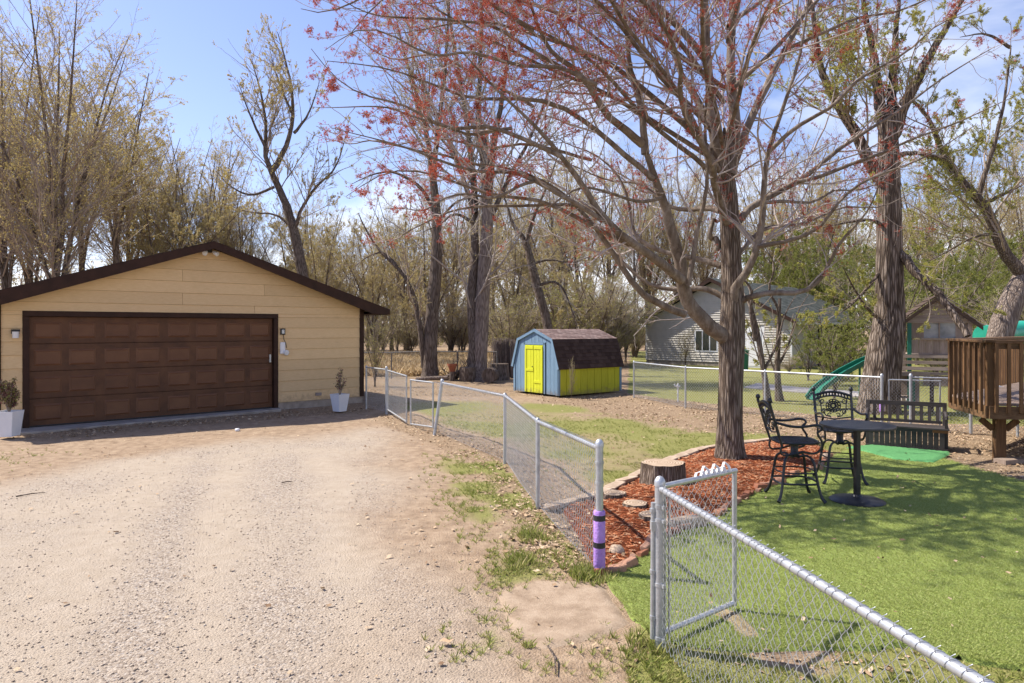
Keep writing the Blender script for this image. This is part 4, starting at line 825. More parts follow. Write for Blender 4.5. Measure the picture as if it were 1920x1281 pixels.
traced('old_tree', 'massive old tree with deeply furrowed knobby trunk left of the play hut', 17.2,
       [(1648, 772), (1650, 740), (1656, 690), (1662, 640), (1668, 590), (1666, 520), (1668, 440), (1666, 360), (1666, 280), (1664, 220)], [0.50, 0.45, 0.42, 0.40, 0.33, 0.30, 0.275, 0.265, 0.25, 0.18],
       [([(1664, 350), (1640, 330), (1620, 290), (1600, 240), (1572, 195), (1548, 160), (1530, 90), (1522, 0), (1515, -80)], (0.18, 0.05), -0.5), ([(1666, 260), (1650, 190), (1640, 120), (1625, 40), (1610, -60)], (0.17, 0.06), 0.7),
        ([(1666, 270), (1700, 190), (1740, 110), (1780, 40), (1830, -40)], (0.17, 0.05), -0.6), ([(1668, 240), (1675, 150), (1680, 60), (1690, -60)], (0.14, 0.05), 0.8), ([(1672, 455), (1700, 490), (1730, 525), (1760, 550), (1790, 590), (1815, 632)], (0.12, 0.13), -1.5),
        ([(1664, 430), (1640, 412), (1600, 415), (1550, 425)], (0.06, 0.02), -0.8), ([(1670, 300), (1700, 285), (1740, 290), (1770, 295)], (0.07, 0.05), -1.0), ([(1664, 610), (1625, 580), (1600, 540), (1580, 500)], (0.05, 0.015), -0.5), ([(1660, 500), (1600, 570), (1570, 590)], (0.05, 0.015), -0.8)],
       (BARK_ROUGH, TWIG_BG, BUD_G), 26000, (0.02, 0.05), 55, (1648, 770), den=(3.0, 4.0, 4.6), k=44, ridge=0.12, flare=0.06, n=90)
traced('slanting_tree', 'grey tree slanting to the right behind the deck with long curved dark limbs', 19,
       [(1862, 740), (1868, 660), (1880, 610), (1900, 560), (1925, 505)], [0.36, 0.33, 0.31, 0.29, 0.22],
       [([(1918, 520), (1890, 485), (1865, 430), (1845, 385), (1810, 350), (1780, 312), (1760, 270), (1745, 220), (1700, 180)], (0.17, 0.06), -1.0), ([(1832, 370), (1850, 320), (1870, 250), (1885, 180), (1895, 90)], (0.08, 0.03), -0.5),
        ([(1920, 510), (1960, 400), (1980, 280), (1990, 120)], (0.2, 0.06), 0), ([(1780, 310), (1740, 290), (1700, 286)], (0.09, 0.05), -0.3), ([(1850, 380), (1890, 360), (1930, 340)], (0.06, 0.02), -0.6), ([(1870, 440), (1830, 440), (1780, 470), (1740, 490)], (0.05, 0.015), -0.8), ([(1895, 90), (1850, 60), (1800, 70)], (0.05, 0.015), 0)],
       (BARK_PALE, TWIG_BG, BUD_G), 24000, (0.022, 0.05), 56, (1862, 738), bark_l=BARK_DARK, den=(3.0, 4.0, 4.6))
for i, (px, lean_) in enumerate([(1440, -8), (1462, 10)]):
    traced('slender_tree', ['slender curved dark stem left of the house door behind the fence', 'slender dark stem with a crooked top right of the house door behind the fence'][i], 19.2 + i * 0.5,
       [(px, 775), (px - 3, 730), (px - 8 + lean_ * .3, 680), (px - 12 + lean_, 620), (px - 20 + lean_ * 2, 560)], [0.10, 0.085, 0.075, 0.07, 0.04],
       [([(px - 14 + lean_, 640), (px - 20 + lean_ * 2, 580), (px - 25, 540), (px - 45 + lean_ * 4, 500), (px - 30, 460)], (0.055, 0.015), -0.5), ([(px - 5, 690), (px + 20, 640), (px + 30, 590), (px + 55, 550)], (0.045, 0.012), 0.4), ([(px - 2, 720), (px - 25, 650), (px - 40, 600)], (0.03, 0.01), 0.3)],
       (BARK_DARK, TWIG_BG, BUD_G), 900, (0.03, 0.06), 60 + i, (px, 772), k=12)
# ================================================================ MATERIALS FOR BUILT THINGS
k = NT('cream_siding'); v = k.map((1, 1, 14)); r = k.rand()
c = k.ramp(k.noise(7, 6, .6, v), [(0.3, (0.61, 0.425, 0.225)), (0.7, (0.71, 0.52, 0.295))])
c = k.mix(k.math('MULTIPLY', k.math('SUBTRACT', k.noise(1.6, 5, .65), 0.5), 0.9, True), c, (0.42, 0.30, 0.16))
h = k.n.new('ShaderNodeHueSaturation'); k.l.new(c, h.inputs['Color']); k.l.new(k.math('ADD', k.math('MULTIPLY', r, 0.14), 0.93), h.inputs['Value'])
k.bump(k.noise(30, 5, .7, k.map((0.6, 1, 3))), 0.18, 0.01); SIDING = k.fin(splash(k, h.outputs[0], .6, (0.30, 0.20, 0.12), .55), 0.75, 0, 0.25)
TRIM = mottled('brown_trim', (0.024, 0.0095, 0.005), (0.046, 0.019, 0.011), 5, 0.7, 0, 0.2, 30)
k = NT('door_paint'); c = k.ramp(k.noise(1.1, 6, .6, k.map((1, 1, 1.6))), [(0.3, (0.105, 0.045, 0.021)), (0.5, (0.145, 0.062, 0.028)), (0.72, (0.185, 0.084, 0.038))])
c = k.mix(k.math('MULTIPLY', k.noise(30, 4, .7), 0.3), c, (0.06, 0.03, 0.018)); k.bump(k.noise(40, 4, .6, k.map((1, 1, 6))), 0.12, 0.006)
DOORM = k.fin(c, 0.55, 0, 0.35)
k = NT('door_rail_paint'); c = k.ramp(k.noise(2.6, 6, .65), [(0.3, (0.07, 0.032, 0.017)), (0.7, (0.135, 0.06, 0.028))]); DOORR = k.fin(c, 0.6, 0, 0.3)
FOUND = mottled('foundation', (0.24, 0.20, 0.165), (0.42, 0.36, 0.30), 5, 0.95, 0, 0.5, 30)
BACKING = mottled('joint_brown', (0.10, 0.06, 0.03), (0.16, 0.10, 0.05), 5, 0.9, 0, 0)
METAL = mottled('galvanised', (0.36, 0.375, 0.39), (0.52, 0.54, 0.56), 14, 0.42, 0.55, 0.1, 60, 0.5)
WIRE = mottled('galvanised_wire', (0.46, 0.475, 0.49), (0.62, 0.64, 0.66), 8, 0.4, 0.45, 0, 60, 0.5)
OLDWIRE = mottled('old_wire', (0.10, 0.095, 0.09), (0.22, 0.21, 0.20), 6, 0.6, 0.4, 0)
WHITE = mottled('white_plastic', (0.72, 0.72, 0.74), (0.80, 0.80, 0.81), 4, 0.45, 0, 0)
POTW = mottled('white_glaze', (0.66, 0.68, 0.74), (0.76, 0.78, 0.82), 3, 0.35, 0, 0.05)
BLACKP = mottled('black_paint', (0.014, 0.015, 0.017), (0.03, 0.031, 0.034), 10, 0.38, 0.2, 0.15, 60, 0.5)
GREYP = mottled('table_metal', (0.03, 0.03, 0.032), (0.06, 0.06, 0.064), 10, 0.4, 0.4, 0.15, 60, 0.5)
DARKP = mottled('dark_plastic', (0.02, 0.02, 0.022), (0.04, 0.04, 0.042), 10, 0.5, 0, 0)
GLASS = mottled('lamp_glass', (0.55, 0.56, 0.58), (0.68, 0.68, 0.7), 3, 0.15, 0, 0, 10, 0.6)

# ================================================================ GARAGE
def gx_(px): a = (px - 960) / F; return (-a * 14.2 - 9.89) / (a * GU.y - GU.x)
def gz_(px, py): return CAMH - (py - HZ) / F * (GO.y + GU.y * gx_(px))
garage = thing('garage', 'cream-sided garage with dark brown trim and a wide brown panelled door', 'garage', GO, math.atan2(GU.y, GU.x))
XL, XR, XA, ZA, SL = -0.57, 7.71, 3.57, 3.99, 0.318
DX0, DX1, DZ = 0.0, 5.15, 2.37
def gable(z): w = (ZA - z) / SL; return max(XL, XA - w), min(XR, XA + w)
mb = MB(); ze = ZA - SL * (XR - XA); zl_ = ZA - SL * (XA - XL)
mb.prism([(XL + .02, .1), (DX0 - .05, .1), (DX0 - .05, DZ + .05), (DX1 + .05, DZ + .05), (DX1 + .05, .1), (XR - .02, .1), (XR - .02, ze), (XA, ZA), (XL + .02, zl_)], 0.012, 0.10)
mb.bx(XR - .12, XR - .02, 0.1, 7.0, 0.1, ze); mb.bx(XL + .02, XL + .12, 0.1, 7.0, 0.1, zl_); mb.prism([(XL + .12, .1), (XR - .12, .1), (XR - .12, ze), (XA, ZA), (XL + .12, zl_)], 6.9, 7.0)
mb.build('wall', BACKING, garage)
JO = {4: [], 8: [gx_(340) + 9, gx_(477)], 9: [gx_(342)], 10: [gx_(495)], 11: [gx_(342)]}
def board(x0, x1, xt0, xt1, z0, z1):
    b = MB(); yb, yt = -0.024, -0.007
    b.add([(x0, yb, z0), (x1, yb, z0), (xt1, yt, z1), (xt0, yt, z1), (x0, .012, z0), (x1, .012, z0), (xt1, .012, z1), (xt0, .012, z1)],
          [(0, 1, 2, 3), (7, 6, 5, 4), (0, 4, 5, 1), (1, 5, 6, 2), (2, 6, 7, 3), (3, 7, 4, 0)])
    b.build('siding_board', SIDING, garage)
for r_ in range(14):
    z0, z1 = 0.162 + 0.273 * r_, 0.162 + 0.273 * (r_ + 1) - 0.004
    a0, b0 = gable(z0); a1, b1 = gable(z1)
    if z0 > ZA - 0.05: break
    z1 = min(z1, ZA - .02); a1, b1 = gable(z1); segs = []
    cuts = [j for j in JO.get(r_, []) if a1 < j < b1]
    if z0 < DZ + 0.02:
        if z1 <= DZ + 0.06: rng_ = [(a0, DX0 - .115, a1, DX0 - .115), (DX1 + .115, b0, DX1 + .115, b1)]
        else: rng_ = [(a0, b0, a1, b1)]
        if z1 > DZ + 0.06: z0 = DZ + 0.06
        for q_ in rng_: segs.append((q_[0], q_[1], q_[2], q_[3]))
        if len(rng_) == 1:
            zo = 0.162 + 0.273 * r_; board(XL, DX0 - .115, XL, DX0 - .115, zo, z0 - .002); board(DX1 + .115, XR, DX1 + .115, XR, zo, z0 - .002)
    else: segs.append((a0, b0, a1, b1))
    for (x0, x1, t0, t1) in segs:
        cs = [c_ for c_ in cuts if max(x0, t0) + .1 < c_ < min(x1, t1) - .1]; xs0 = [x0] + cs + [x1]; xs1 = [t0] + cs + [t1]
        for i in range(len(xs0) - 1):
            g_ = 0.003
            board(xs0[i] + (g_ if i else 0), xs0[i + 1] - (g_ if i < len(xs0) - 2 else 0), xs1[i] + (g_ if i else 0), xs1[i + 1] - (g_ if i < len(xs0) - 2 else 0), z0, z1)
for x0, x1 in ((XL, DX0 - .115), (DX1 + .115, XR)):
    MB().bx(x0, x1, -0.006, 0.15, -0.25, 0.158).build('foundation', FOUND, garage)
MB().bx(XR - .10, XR + .022, -.045, .08, 0.165, ze - .02).build('corner_trim', TRIM, garage)
MB().bx(XL - .022, XL + .10, -.045, .08, 0.165, zl_ - .02).build('corner_trim', TRIM, garage)
fr = MB(); fr.bx(DX0 - .11, DX0, -.04, .10, 0.0, DZ - .06); fr.bx(DX1, DX1 + .11, -.04, .10, 0.0, DZ - .06); fr.bx(DX0 - .11, DX1 + .11, -.043, .10, DZ - .055, DZ + .055); fr.build('door_frame', TRIM, garage, bevel=.004)
# sectional door
gd = MB().bx(DX0, DX1, .10, .13, 0.045, DZ - .058).build('garage_door', DOORR, garage)
NR, NC = 4, 8; sh = (DZ - .1) / NR; sw = (DX1 - DX0) / NC
for i in range(NR):
    z0 = 0.045 + i * sh
    MB().bx(DX0 + .004, DX1 - .004, .062, .098, z0 + .004, z0 + sh - .006).build('door_section', DOORR, gd, bevel=.004)
    for j in range(NC):
        x0 = DX0 + j * sw + .085 - (.02 if j % 2 else 0); x1 = x0 + sw - .15; b = MB(); zz0, zz1 = z0 + .115, z0 + sh - .12
        y0 = .0605; b.add([(x0, y0, zz0), (x1, y0, zz0), (x1, y0, zz1), (x0, y0, zz1), (x0 + .035, y0 - .018, zz0 + .035), (x1 - .035, y0 - .018, zz0 + .035), (x1 - .035, y0 - .018, zz1 - .035), (x0 + .035, y0 - .018, zz1 - .035), (x0 + .05, y0 - .012, zz0 + .05), (x1 - .05, y0 - .012, zz0 + .05), (x1 - .05, y0 - .012, zz1 - .05), (x0 + .05, y0 - .012, zz1 - .05)],
              [(0, 1, 5, 4), (1, 2, 6, 5), (2, 3, 7, 6), (3, 0, 4, 7), (4, 5, 9, 8), (5, 6, 10, 9), (6, 7, 11, 10), (7, 4, 8, 11), (8, 9, 10, 11)])
        b.build('door_panel', DOORM, gd)
MB().bx(DX0 + .01, DX1 - .01, .055, .10, 0.036, 0.062).build('rubber_seal', DARKP, gd)
# roof
rf = None
OV, OF = 0.65, 0.34
ztop = ZA + 0.14
for sgn in (-1, 1):
    half = (XR - XA if sgn > 0 else XA - XL) + OV; xe = XA + sgn * half; zz = ztop - SL * half
    b = MB(); b.prism([(XA, ztop), (xe, zz), (xe, zz - .05), (XA, ztop - .05)], -OF + .03, 7.3)
    o = b.build('roof' if sgn < 0 else 'roof', mottled('dark_shingle', (0.035, 0.022, 0.018), (0.07, 0.045, 0.036), 20, 0.95), garage)
    # rake fascia with plumb-cut eave end
    b = MB(); b.prism([(XA, ztop - .015), (xe + sgn * .02, zz - .015), (xe + sgn * .02, zz - .165), (xe - sgn * .52, zz - .165 + .02), (XA, ztop - .185)], -OF - .012, -OF + .028); b.build('fascia', TRIM, garage)
    b = MB(); b.prism([(XA, ztop - .06), (xe, zz - .06), (xe, zz - .07), (XA, ztop - .07)], -OF + .03, -.03); b.build('soffit', TRIM, garage)
    b = MB(); b.bx(min(xe, xe - sgn * .03), max(xe, xe - sgn * .03), -OF + .03, 7.3, zz - .17, zz - .055); b.build('fascia', TRIM, garage)
    xw = XR if sgn > 0 else XL
    b = MB(); b.bx(min(xe - sgn * .03, xw + sgn * .03), max(xe - sgn * .03, xw + sgn * .03), -OF + .03, 7.0, zz - .16, zz - .145); b.build('soffit', TRIM, garage)
# fittings on the front
x, z = gx_(28), gz_(28, 627); wlm = MB(); wlm.bx(x - .07, x + .07, -.05, -.026, z + .01, z + .10); wlm.bx(x - .07, x + .07, -.14, -.05, z + .06, z + .1)
wlo = wlm.build('wall_light', DARKP, garage, label='dark wall light with white lens left of the big door'); MB().lathe([(.055, 0), (.062, .13)], (x, -.09, z - .075), 14).build('lens', GLASS, wlo)
x, z = gx_(529), gz_(529, 622); bx_ = MB().bx(x - .06, x + .06, -.06, -.024, z - .08, z + .08).build('socket_box', DARKP, garage); MB().bx(x - .035, x + .035, -.066, -.0605, z - .05, z + .05).build('cover', METAL, bx_)
x2, z2 = gx_(529), gz_(529, 655); pts = [(x + .01, -.05, z - .07), (x + .02, -.06, z - .2), (x + .07, -.05, z - .28), (x + .10, -.05, z - .42)]
MB().tube(pts, .008, 6).build('cable', DARKP, garage)
pl = MB(); pl.bx(x2 - .07, x2 + .07, -.055, -.024, z2 - .12, z2 + .18)
sp_o = pl.build('camera_plate', WHITE, garage, bevel=.03); MB().lathe([(.06, 0), (.075, .02), (.06, .045), (.02, .05)], (0, 0, 0), 16).build('bulb', GLASS, sp_o).matrix_local = Matrix.Translation((x2 + .085, -.05, z2 - .09)) @ Matrix.Rotation(R(90), 4, 'X')
x, z = gx_(596), gz_(596, 739); MB().bx(x - .08, x + .08, -.05, -.018, z - .04, z + .04).build('vent', mottled('vent_grey', (0.25, 0.2, 0.18), (0.35, 0.3, 0.27), 5), garage)
x, z = gx_(513), gz_(513, 672); MB().bx(DX1 - .09, DX1 - .05, .03, .06, z - .1, z + .1).build('handle', METAL, gd)
x, z = XA - .02, gz_(395, 472); fl_ = MB().bx(x - .06, x + .06, -.075, -.024, z - .03, z + .05).build('flood_light', DARKP, garage)
for sx in (-1, 1):
    hd = MB().lathe([(.028, 0), (.05, .06), (.058, .13), (.05, .14)], (0, 0, 0), 14).build('lamp_head', WHITE, fl_); hd.matrix_local = Matrix.Translation((x + sx * .075, -.09, z - .01)) @ Matrix.Rotation(R(125), 4, 'X') @ Matrix.Rotation(R(35 * sx), 4, 'Y')
# planters beside the door
def planter(x, y, z, rz, label, top, bot, h):
    t = thing('planter', label, 'planter', (x, y, z), rz, 'white tapered planters by the garage door'); b = MB(); a, c_ = bot / 2, top / 2; i_ = c_ - .02
    vs = [(sx * a, sy * a, 0) for sx, sy in ((-1, -1), (1, -1), (1, 1), (-1, 1))] + [(sx * c_, sy * c_, h) for sx, sy in ((-1, -1), (1, -1), (1, 1), (-1, 1))] + [(sx * i_, sy * i_, h) for sx, sy in ((-1, -1), (1, -1), (1, 1), (-1, 1))] + [(sx * i_ * .96, sy * i_ * .96, h - .07) for sx, sy in ((-1, -1), (1, -1), (1, 1), (-1, 1))]
    fs = [(3, 2, 1, 0)] + [(o_ + i, o_ + (i + 1) % 4, o_ + 4 + (i + 1) % 4, o_ + 4 + i) for o_ in (0, 4, 8) for i in range(4)]
    b.add(vs, fs); b.build('pot', POTW, t); s_ = MB().box((0, 0, h - .075), (top - .05, top - .05, .02)); s_.build('soil', mottled('potting_soil', (0.03, 0.02, 0.015), (0.07, 0.05, 0.035), 20, .95), t); return t
pA = G(17, 821); planter(pA[0], pA[1], .035, 0.05, 'white tapered planter holding a leafy shrub left of the garage door', .345, .25, .475)
pB = G(637, 771); planter(pB[0], pB[1], 0, .95, 'white tapered planter holding a sparse twiggy shrub right of the garage door', .34, .23, .43)
PURP = leafy('purple_leaf', [(0.13, 0.06, 0.06), (0.22, 0.09, 0.085), (0.17, 0.16, 0.06), (0.30, 0.31, 0.08)], .2)
def pot_tree(seed, n, nb, spread, sz):
    rng = np.random.default_rng(seed); L0 = [([(0, 0, 0), (math.cos(a) * s * .4, math.sin(a) * s * .4, h * .5), (math.cos(a) * s, math.sin(a) * s, h)], (.006, .002)) for a, s, h in zip(rng.uniform(0, 6.28, n), rng.uniform(.03, spread, n), rng.uniform(.25, .5, n))]
    A, RA = limbs0(L0, 8); B, RB = kids(rng, A, RA, 16, (.2, 1), (20, 50), (.2, .4), 4, .12, .05, .6, .05, .2, .0015)
    return dict(wood=tubes(A, RA, 5), twigs=tubes(B, RB, 3), D=B, C=A, rng=rng)
potS = tree_meshes('pot_shrub', pot_tree(71, 16, 0, .16, 0), 1200, (.014, .03)); potT = tree_meshes('pot_twig', pot_tree(72, 9, 0, .12, 0), 330, (.012, .026))
tree_thing('potted_shrub', potS, (TWIG_BG, TWIG_BG, PURP), 'purple and green leafy shrub growing in the planter left of the garage door', 'shrubs in the planters', (pA[0], pA[1], .44), 0, 1.4, 'shrub', ('stems', 'twigs', 'leaves'))
tree_thing('potted_shrub', potT, (TWIG_BG, TWIG_BG, PURP), 'sparse upright twiggy shrub in the planter right of the garage door', 'shrubs in the planters', (pB[0], pB[1], .36), 0, 1.4, 'shrub', ('stems', 'twigs', 'leaves'))
def rock(r, seed, flat=.7, k=14, m=9, rough=.25):
    nn = VN(seed); V = []; 
    for i in range(m):
        ph = math.pi * i / (m - 1)
        for j in range(k):
            th = 2 * math.pi * j / k; d_ = 1 + rough * 2 * (float(nn(math.cos(th) * math.sin(ph) * 1.3 + 5, math.sin(th) * math.sin(ph) * 1.3 + math.cos(ph) * 1.7 + 3, 1, 2)) - .5)
            V.append((r * d_ * math.sin(ph) * math.cos(th), r * d_ * math.sin(ph) * math.sin(th), r * flat * d_ * math.cos(ph)))
    q = [(i * k + j, (i + 1) * k + j, (i + 1) * k + (j + 1) % k, i * k + (j + 1) % k) for i in range(m - 1) for j in range(k)]
    return mesh_np('rock', V, q, None, True)
p = G(445, 808); tag(link('stone', rock(.05, 3), WHITE, None, (p[0], p[1], .02)), 'small white stone lying on the dirt in front of the garage door', 'stone')

# ================================================================ CHAIN LINK FENCES
def chain(p0, p1, za, zb, w=0.062, r=0.0017, k=3, wob=.004):
    p0 = np.array(p0, float); p1 = np.array(p1, float); L = np.linalg.norm(p1 - p0); n = max(2, int(L / (w / 2))); hw = L / n
    z0, z1 = (za, zb); m = int(round((z1[0] - z0[0]) / (w * .56))) + 1
    i = np.arange(n)[:, None]; j = np.arange(m)[None]; par = (i + j) % 2; u = (i + par) * hw / L; f = j / (m - 1) + 0 * i
    lo = z0[0] + (z0[1] - z0[0]) * u; hi = z1[0] + (z1[1] - z1[0]) * u; d = (p1 - p0) / L; nn = np.array([-d[1], d[0]])
    off = ((j % 2) * 2 - 1) * wob * np.where(par, 1, -1) * .6 + .012 * np.sin(u * L * 1.7 + f * 2.2)
    P = np.stack([p0[0] + (p1[0] - p0[0]) * u + nn[0] * off, p0[1] + (p1[1] - p0[1]) * u + nn[1] * off, lo + (hi - lo) * f], -1)
    return tubes(P, np.full(P.shape[:2], r), k)
def fence_post(t, p, top, r, lean=(0, 0), cap=True, mat=METAL, low=-.12):
    b = MB(); b.cyl((p[0], p[1], low), (p[0] + lean[0], p[1] + lean[1], top), r, 14)
    o = b.build('post', mat, t, smooth=True)
    if cap:
        c_ = MB(); c_.lathe([(r * 1.12, -.03), (r * 1.14, .0), (r * 1.0, .012), (r * .62, .03), (.004, .037)], (p[0] + lean[0], p[1] + lean[1], top), 14); c_.build('cap', mat, o, smooth=True)
    return o
def bands(o, p, r, zs, mat=METAL, d=(1, 0)):
    for z in zs:
        b = MB(); b.lathe([(r + .001, -.011), (r + .0045, -.011), (r + .0045, .011), (r + .001, .011)], (p[0], p[1], z), 14); b.box((p[0] + d[0] * (r + .014), p[1] + d[1] * (r + .014), z), (.03, .012, .022), math.atan2(d[1], d[0])); b.build('band', mat, o)
def run(name, label, pts, tops, posts, rpost=.024, rail=.021, mesh_top=.02, w=.062, wr=.0017, mat=METAL, wm=WIRE, low=.03, cat='fence', caps=True, leans=None, k=3, knuckle=False):
    t = thing(name, label, cat, (pts[0][0], pts[0][1], 0)); o_ = np.array([pts[0][0], pts[0][1]]); q = [(x - o_[0], y - o_[1]) for x, y in pts]; ln = leans or [(0, 0)] * len(q)
    out = []
    for i, (p, has) in enumerate(zip(q, posts)):
        if has: out.append(fence_post(t, p, tops[i] + (.045 if has > 1 else .012), rpost * (1.25 if has > 1 else 1), ln[i], caps, mat))
        else: out.append(None)
    b = MB(); b.tube([(p[0] + l_[0], p[1] + l_[1], z) for p, z, l_ in zip(q, tops, ln)], rail, 12); b.build('top_rail', mat, t, smooth=True)
    Vs = [chain(np.array(q[i]) + np.array(ln[i]) * .5, np.array(q[i + 1]) + np.array(ln[i + 1]) * .5, (low, low), (tops[i] + mesh_top, tops[i + 1] + mesh_top)[0:1] * 2 if False else (tops[i] + mesh_top, tops[i + 1] + mesh_top), w, wr, k) for i in range(len(q) - 1)] if False else []
    for i in range(len(q) - 1):
        Vs.append(chain(np.array(q[i]) + np.array(ln[i]) * .5, np.array(q[i + 1]) + np.array(ln[i + 1]) * .5, (low, low), (tops[i] + mesh_top, tops[i + 1] + mesh_top), w, wr, k))
    V, F_ = join(*Vs); link('wire_mesh', mesh_np(name + '_wire', V, F_, None, True), wm, t, kind='stuff')
    if knuckle:                               # tie wires wound round the rail
        tb = []
        for i in range(len(q) - 1):
            a_ = np.array([*q[i], tops[i]]); b_ = np.array([*q[i + 1], tops[i + 1]]); L = np.linalg.norm(b_ - a_); d_ = (b_ - a_) / L; s_ = nrm(np.cross(d_, [0, 0, 1])); u_ = np.cross(s_, d_)
            for s in np.arange(.03, L, w) + rng.normal(0, .006, len(np.arange(.03, L, w))):
                th = np.linspace(-.6, 4.2, 9)[:, None]; P = a_ + d_ * (s + th * .007) + (s_ * np.cos(th) + u_ * np.sin(th)) * (rail + .002); tb.append((P, np.full(9, wr * .6)))
                e = a_ + d_ * (s + .012) + u_ * (rail * .8); tb.append((np.array([e - u_ * .004 + s_ * .012, e + u_ * .012 + s_ * .016, e + u_ * .024 + d_ * .008]), np.full(3, wr)))
        V, F_ = poly_tubes(tb, 4); link('tie_wire', mesh_np(name + '_ties', V, F_, None, True), mottled('tie_metal', (0.30, 0.32, 0.36), (0.44, 0.46, 0.5), 9, .4, .6, 0), t, kind='stuff')
    return t, out
PA, PB = (0.74, 5.87), (0.966, 4.53)
LEFTF = [PA, (0.30, 8.05), (-0.11, 10.75), (-1.53, 13.55)]
t, po = run('chain_link_fence', 'galvanised chain-link fence between the gravel drive and the lawn, ending at the purple-sleeved post', LEFTF, [1.07, 1.0, 1.03, 1.0], [2, 1, 1, 2], .026, .021, leans=[(0, 0), (0, 0), (0, 0), (.16, .05)], knuckle=True, wr=.0021)
bands(po[0], (0, 0), .0325, (.95, .78), d=(-.2, .97))
# foam sleeve on the end post
k = NT('purple_foam'); c = k.ramp(k.noise(14, 5, .65), [(0.3, (0.32, 0.17, 0.50)), (0.7, (0.46, 0.28, 0.66))]); k.bump(k.voro(40), .4, .01); PURPLE = k.fin(c, .8, 0, .2)
def sleeve(p, z0, z1, r, label, tape=True):
    t = thing('foam_sleeve', label, 'foam tube', (p[0], p[1], 0)); b = MB(); b.lathe([(r * .94, z0), (r, z0 + .01), (r * 1.01, (z0 + z1) / 2), (r, z1 - .008), (r * .9, z1)], (0, 0, 0), 18); b.build('tube', PURPLE, t, smooth=True)
    if tape:
        for z in (z0 + (z1 - z0) * .46, z0 + (z1 - z0) * .89): MB().lathe([(r * 1.015, z - .024), (r * 1.035, z - .022), (r * 1.035, z + .022), (r * 1.015, z + .024)], (0, 0, 0), 18).build('tape_band', DARKP, t)
sleeve(PA, .015, .545, .05, 'purple foam tube with two black tape bands on the nearer fence post')
# wide gate by the garage and its neighbours
gp0, gp1 = (-3.75, 17.85), (-3.05, 16.85)
t, po = run('chain_link_fence', 'short chain-link panel between the garage corner and the gate post', [gp0, gp1], [1.06, 1.06], [1, 2], .024, .018)
def gate(name, label, a, b, ztop, zbot, r=.018, lean=0.0, w=.062, brace=True):
    t = thing(name, label, 'gate', (a[0], a[1], 0)); q = (b[0] - a[0], b[1] - a[1]); f = MB(); zt = ztop if isinstance(ztop, tuple) else (ztop, ztop); zb = zbot if isinstance(zbot, tuple) else (zbot, zbot)
    d = np.array([q[0], q[1]]); L = np.linalg.norm(d); d /= L
    f.tube([(0, 0, zb[0]), (0, 0, zt[0])], r, 12); g2 = MB().tube([(q[0], q[1], zb[1]), (q[0], q[1], zt[1])], r, 12); g3 = MB().tube([(d[0] * r * .4, d[1] * r * .4, zt[0] - r * .2), (q[0] + d[0] * r * .9, q[1] + d[1] * r * .9, zt[1] - r * .2)], r * .98, 12); g4 = MB().tube([(d[0] * r * .4, d[1] * r * .4, zb[0] + r), (q[0], q[1], zb[1] + r)], r * .98, 12)
    for m_, n_ in ((f, 'stile'), (g2, 'stile'), (g3, 'top_rail'), (g4, 'bottom_rail')): m_.build(n_, METAL, t, smooth=True)
    V, F_ = chain((d[0] * .03, d[1] * .03), (q[0] - d[0] * .03, q[1] - d[1] * .03), (zb[0] + .02, zb[1] + .02), (zt[0] + .012, zt[1] + .012), w, .0018); link('wire_mesh', mesh_np(name + '_wire', V, F_, None, True), WIRE, t, kind='stuff'); return t
gate('chain_link_gate', 'chain-link gate leaf hung nearest the garage corner', (-3.0, 16.75), (-2.26, 14.85), 1.05, (.08, .05))
gate('chain_link_gate', 'sagging chain-link gate leaf beside the leaning post', (-1.56, 13.7), (-2.14, 14.65), (1.0, .98), (.10, .03))
# open gate and the near fence on the right
GE = (1.63, 5.08)
gt = gate('chain_link_gate', 'open galvanised chain-link gate swung over the green turf', (PB[0] + .03, PB[1] + .035), GE, (1.055, 1.05), (.07, .06), .0185)
NEARF = [PB, (1.20, 3.08), (1.39, 1.9), (1.62, 0.45)]
t, po = run('chain_link_fence', 'nearest chain-link fence running to the lower right corner, with the double gate post', NEARF, [1.045, 1.06, 1.06, 1.06], [2, 0, 1, 1], .026, .0205, knuckle=True, wr=.0019)
bands(po[0], (0, 0), .0325, (.93, .84, .42, .07), d=(.25, -.97))
l2 = MB().cyl((-.045, .01, .06), (-.04, .01, .95), .017, 12).build('latch_pole', METAL, t, smooth=True)
for z in (.9, .5, .2): MB().lathe([(.018, -.012), (.022, -.012), (.022, .012), (.018, .012)], (-.043, .01, z), 12).build('collar', METAL, l2)
MB().box((-.04, .01, .80), (.035, .05, .06)).build('latch', METAL, t)
MB().bx(.055, .063, -.02, .005, .05, 1.02).build('tension_bar', METAL, t)
# ribbon wound along the gate top
rb = MB(); base = Vector((PB[0] + .03, PB[1] + .035, 1.06)); ee = Vector((GE[0], GE[1], 1.055)); 
for i in range(6):
    a_ = base.lerp(ee, .42 + i * .075); s_ = 1 if i % 2 else -1
    pts = [a_ + Vector((0, .01, -.01)), a_ + Vector((.015, .02, .03)), a_ + Vector((.03, .03, .05 + .02 * s_)), a_ + Vector((.06, .02, .045)), a_ + Vector((.075, .015, -.0))]
    w_ = Vector((.007, -.006, .002)); n0 = len(rb.v); vs = []
    for p in pts: vs += [p - w_, p + w_]
    rb.add(vs, [(2 * j, 2 * j + 1, 2 * j + 3, 2 * j + 2) for j in range(4)])
o = rb.build('ribbon', WHITE); tag(o, 'white ribbon looped over the top rail of the open gate', 'ribbon'); m_ = o.modifiers.new('thick', 'SOLIDIFY'); m_.thickness = .003
